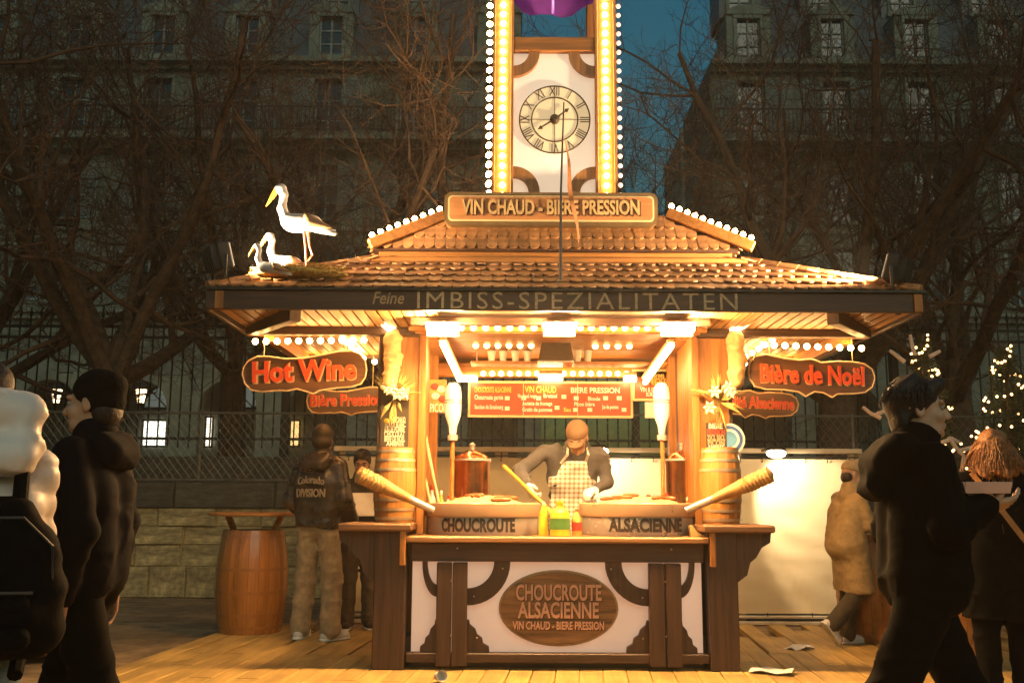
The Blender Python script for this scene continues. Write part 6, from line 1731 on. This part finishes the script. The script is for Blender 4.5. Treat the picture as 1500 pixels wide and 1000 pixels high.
# 7 legs of a person mostly hidden by the dark haired man
Yq = 8.05
p = Person('person with patterned trainers mostly hidden behind the dark haired man', at(1332, Yq), R(100), 1.74, dict(anr=(-.10,.10,.085), anl=(.1,-.14,.085), knl=(.1,-.1,.5), knr=(-.1,.04,.5)), skin=m_skin2)
p.top(m_dk, t=.015, hem=.8, name='jacket'); p.trousers(m_olive, t=.008, flare=.02); p.hair(m_dhair); p.shoes(M('patterned_trainer', (.42,.26,.16), .6, col2=(.06,.03,.02), scale=26))

# 8 dark haired man, profile to the right
m_bc = M('black_coat', (.0035,.003,.0027), .88, spec=.08, var=.3, scale=18, bump=.15)
p = Person('dark haired man in a black hooded coat walking right holding a tray', at(1350, 4.15, -.07), R(88), 1.79, dict(knr=(-.09,.18,.52), anr=(-.1,.56,.28), knl=(.09,-.17,.50), anl=(.1,-.26,.085), elr=(-.25,-.02,1.15), wrr=(-.17,-.19,1.235), ell=(.25,.04,1.13), wrl=(.2,-.1,1.0), hpr=(-.09,.01,.92)), head=(2,0,-6), toes={'r': (0,-1,-.7), 'l': (0,-1,0)}, hdir=((-.2,-1,.1),(.2,-1,.1)), palm=((-.5,0,.8),(.5,0,.8)), hcurl=(.5,.5), res=.012, skin=m_skin2)
p.top(m_bc, t=.028, arm=.024, hem=.80, seed=14, fold=.012, flare=.015, name='coat', k=.03); p.trousers(m_btr, t=.014, flare=.02); p.shoes(m_blkshoe, m_blkshoe); p.hair(m_dhair); p.strands(m_dhair, 900, .05, .0032, 8, .003, drop=.9)
S = SDF(.04); S.cone((-.10,.08,1.45),(.10,.08,1.45),.07,.07); S.cone((-.08,.14,1.40),(.08,.14,1.40),.07,.07); S.cone((-.05,.17,1.31),(.05,.17,1.31),.05,.05); S.warp = folds(.015, 5); p.cloth('hood', S, m_bc)
q = P(1436, 714, 3.98)
ty = thing('food_tray', 'pink cardboard food tray in the dark haired man\'s hand', 'tray', q)
m_card = M('pink_card', (.9,.5,.38), .6, var=.06)
b = MB(); b.box(q.x-.085, q.x+.085, q.y-.06, q.y+.06, q.z-.02, q.z-.014)
for sx in (-1, 1): b.obox((q.x+sx*.089, q.y, q.z), (.003,.064,.022), Matrix.Rotation(sx*.25,3,'Y'))
for sy in (-1, 1): b.obox((q.x, q.y+sy*.063, q.z), (.089,.003,.022), Matrix.Rotation(-sy*.25,3,'X'))
b.build('carton', m_card, ty); b = MB(); 
for k in range(5): b.ball((q.x-.055+.028*k, q.y+.01*(-1)**k, q.z-.0), (.02,.03,.014), 8, 6)
b.build('food', m_kraut, ty, True)

# 9 ginger haired person, from behind
m_ging_h = M('ginger_hair', (.34,.14,.045), .5, var=.4, scale=40, bump=.4)
p = Person('ginger haired person in a black coat with a tan bag strap', at(1462, 6.35), R(165), 1.66, dict(wrl=(.18,-.2,1.0), wrr=(-.22,-.16,.95)), head=(6,0,22), skin=m_skin2)
p.top(m_bc, t=.022, arm=.016, hem=.52, seed=15, fold=.012, skirt=.9, flare=.02, name='coat'); p.trousers(m_btr, t=.01, flare=.02); p.shoes(M('brown_boot', (.08,.05,.03), .5)); p.hair(m_ging_h, 'bob'); p.strands(m_ging_h, 1300, .26, .0036, 3, .014)
b = MB(); pts = [(.13,-.06,1.50),(.14,.06,1.47),(.07,.175,1.34),(-.02,.195,1.2),(-.12,.185,1.05),(-.21,.12,.93),(-.24,.0,.9)]
k0 = 0
for i, q_ in enumerate(pts):
    t_ = Vector(pts[min(i+1,len(pts)-1)])-Vector(pts[max(i-1,0)]); sd = t_.cross(Vector((0,1,0))).normalized()*.017
    b.v += [Vector(q_)-sd, Vector(q_)+sd, Vector(q_)+sd+Vector((0,.006,0)), Vector(q_)-sd+Vector((0,.006,0))]
for i in range(len(pts)-1):
    for j in range(4): q2 = (j+1) % 4; b.face((i*4+j, i*4+q2, i*4+4+q2, i*4+4+j))
b.build('bag_strap', M('tan_leather', (.38,.17,.05), .5), p.root, False, True)

# 10 passer-by beyond the tarpaulin, only the head shows
p = Person('passer-by beyond the tarpaulin whose head shows right of the left dispenser', at(690, 11.9), R(100), 1.78, None, head=(0,0,0), skin=m_skin2)
p.top(m_dk, t=.03, hem=.8); p.trousers(m_gtr); p.shoes(m_blkshoe); p.hair(M('light_brown_hair', (.25,.13,.06), .6, var=.3, scale=40))
p = Person('dark silhouette of a person before the bright shop window', (P(241, 640, 39).x, 39.5, 1.55 if False else -.07), R(0), 1.8, None)
p.top(m_dk, t=.03, hem=.8); p.trousers(m_gtr); p.shoes(m_blkshoe); p.hair(m_dhair)

# ================================================================== thin haze volume added for glow around the lights and lifted blacks
hz = bpy.data.materials.new('glow_haze'); hz.use_nodes = True; hn = hz.node_tree.nodes
for x_ in list(hn):
    if x_.type == 'BSDF_PRINCIPLED': hn.remove(x_)
pv_ = hn.new('ShaderNodeVolumePrincipled'); pv_.inputs['Color'].default_value = (.97, .88, .74, 1); pv_.inputs['Density'].default_value = .0021; pv_.inputs['Anisotropy'].default_value = .55
hz.node_tree.links.new(pv_.outputs[0], [x_ for x_ in hn if x_.type == 'OUTPUT_MATERIAL'][0].inputs['Volume'])
b = MB(); b.box(-70, 70, -12, 95, -1.2, 34)
tag(b.build('haze', hz), kind='stuff')
sc.cycles.volume_bounces = 0
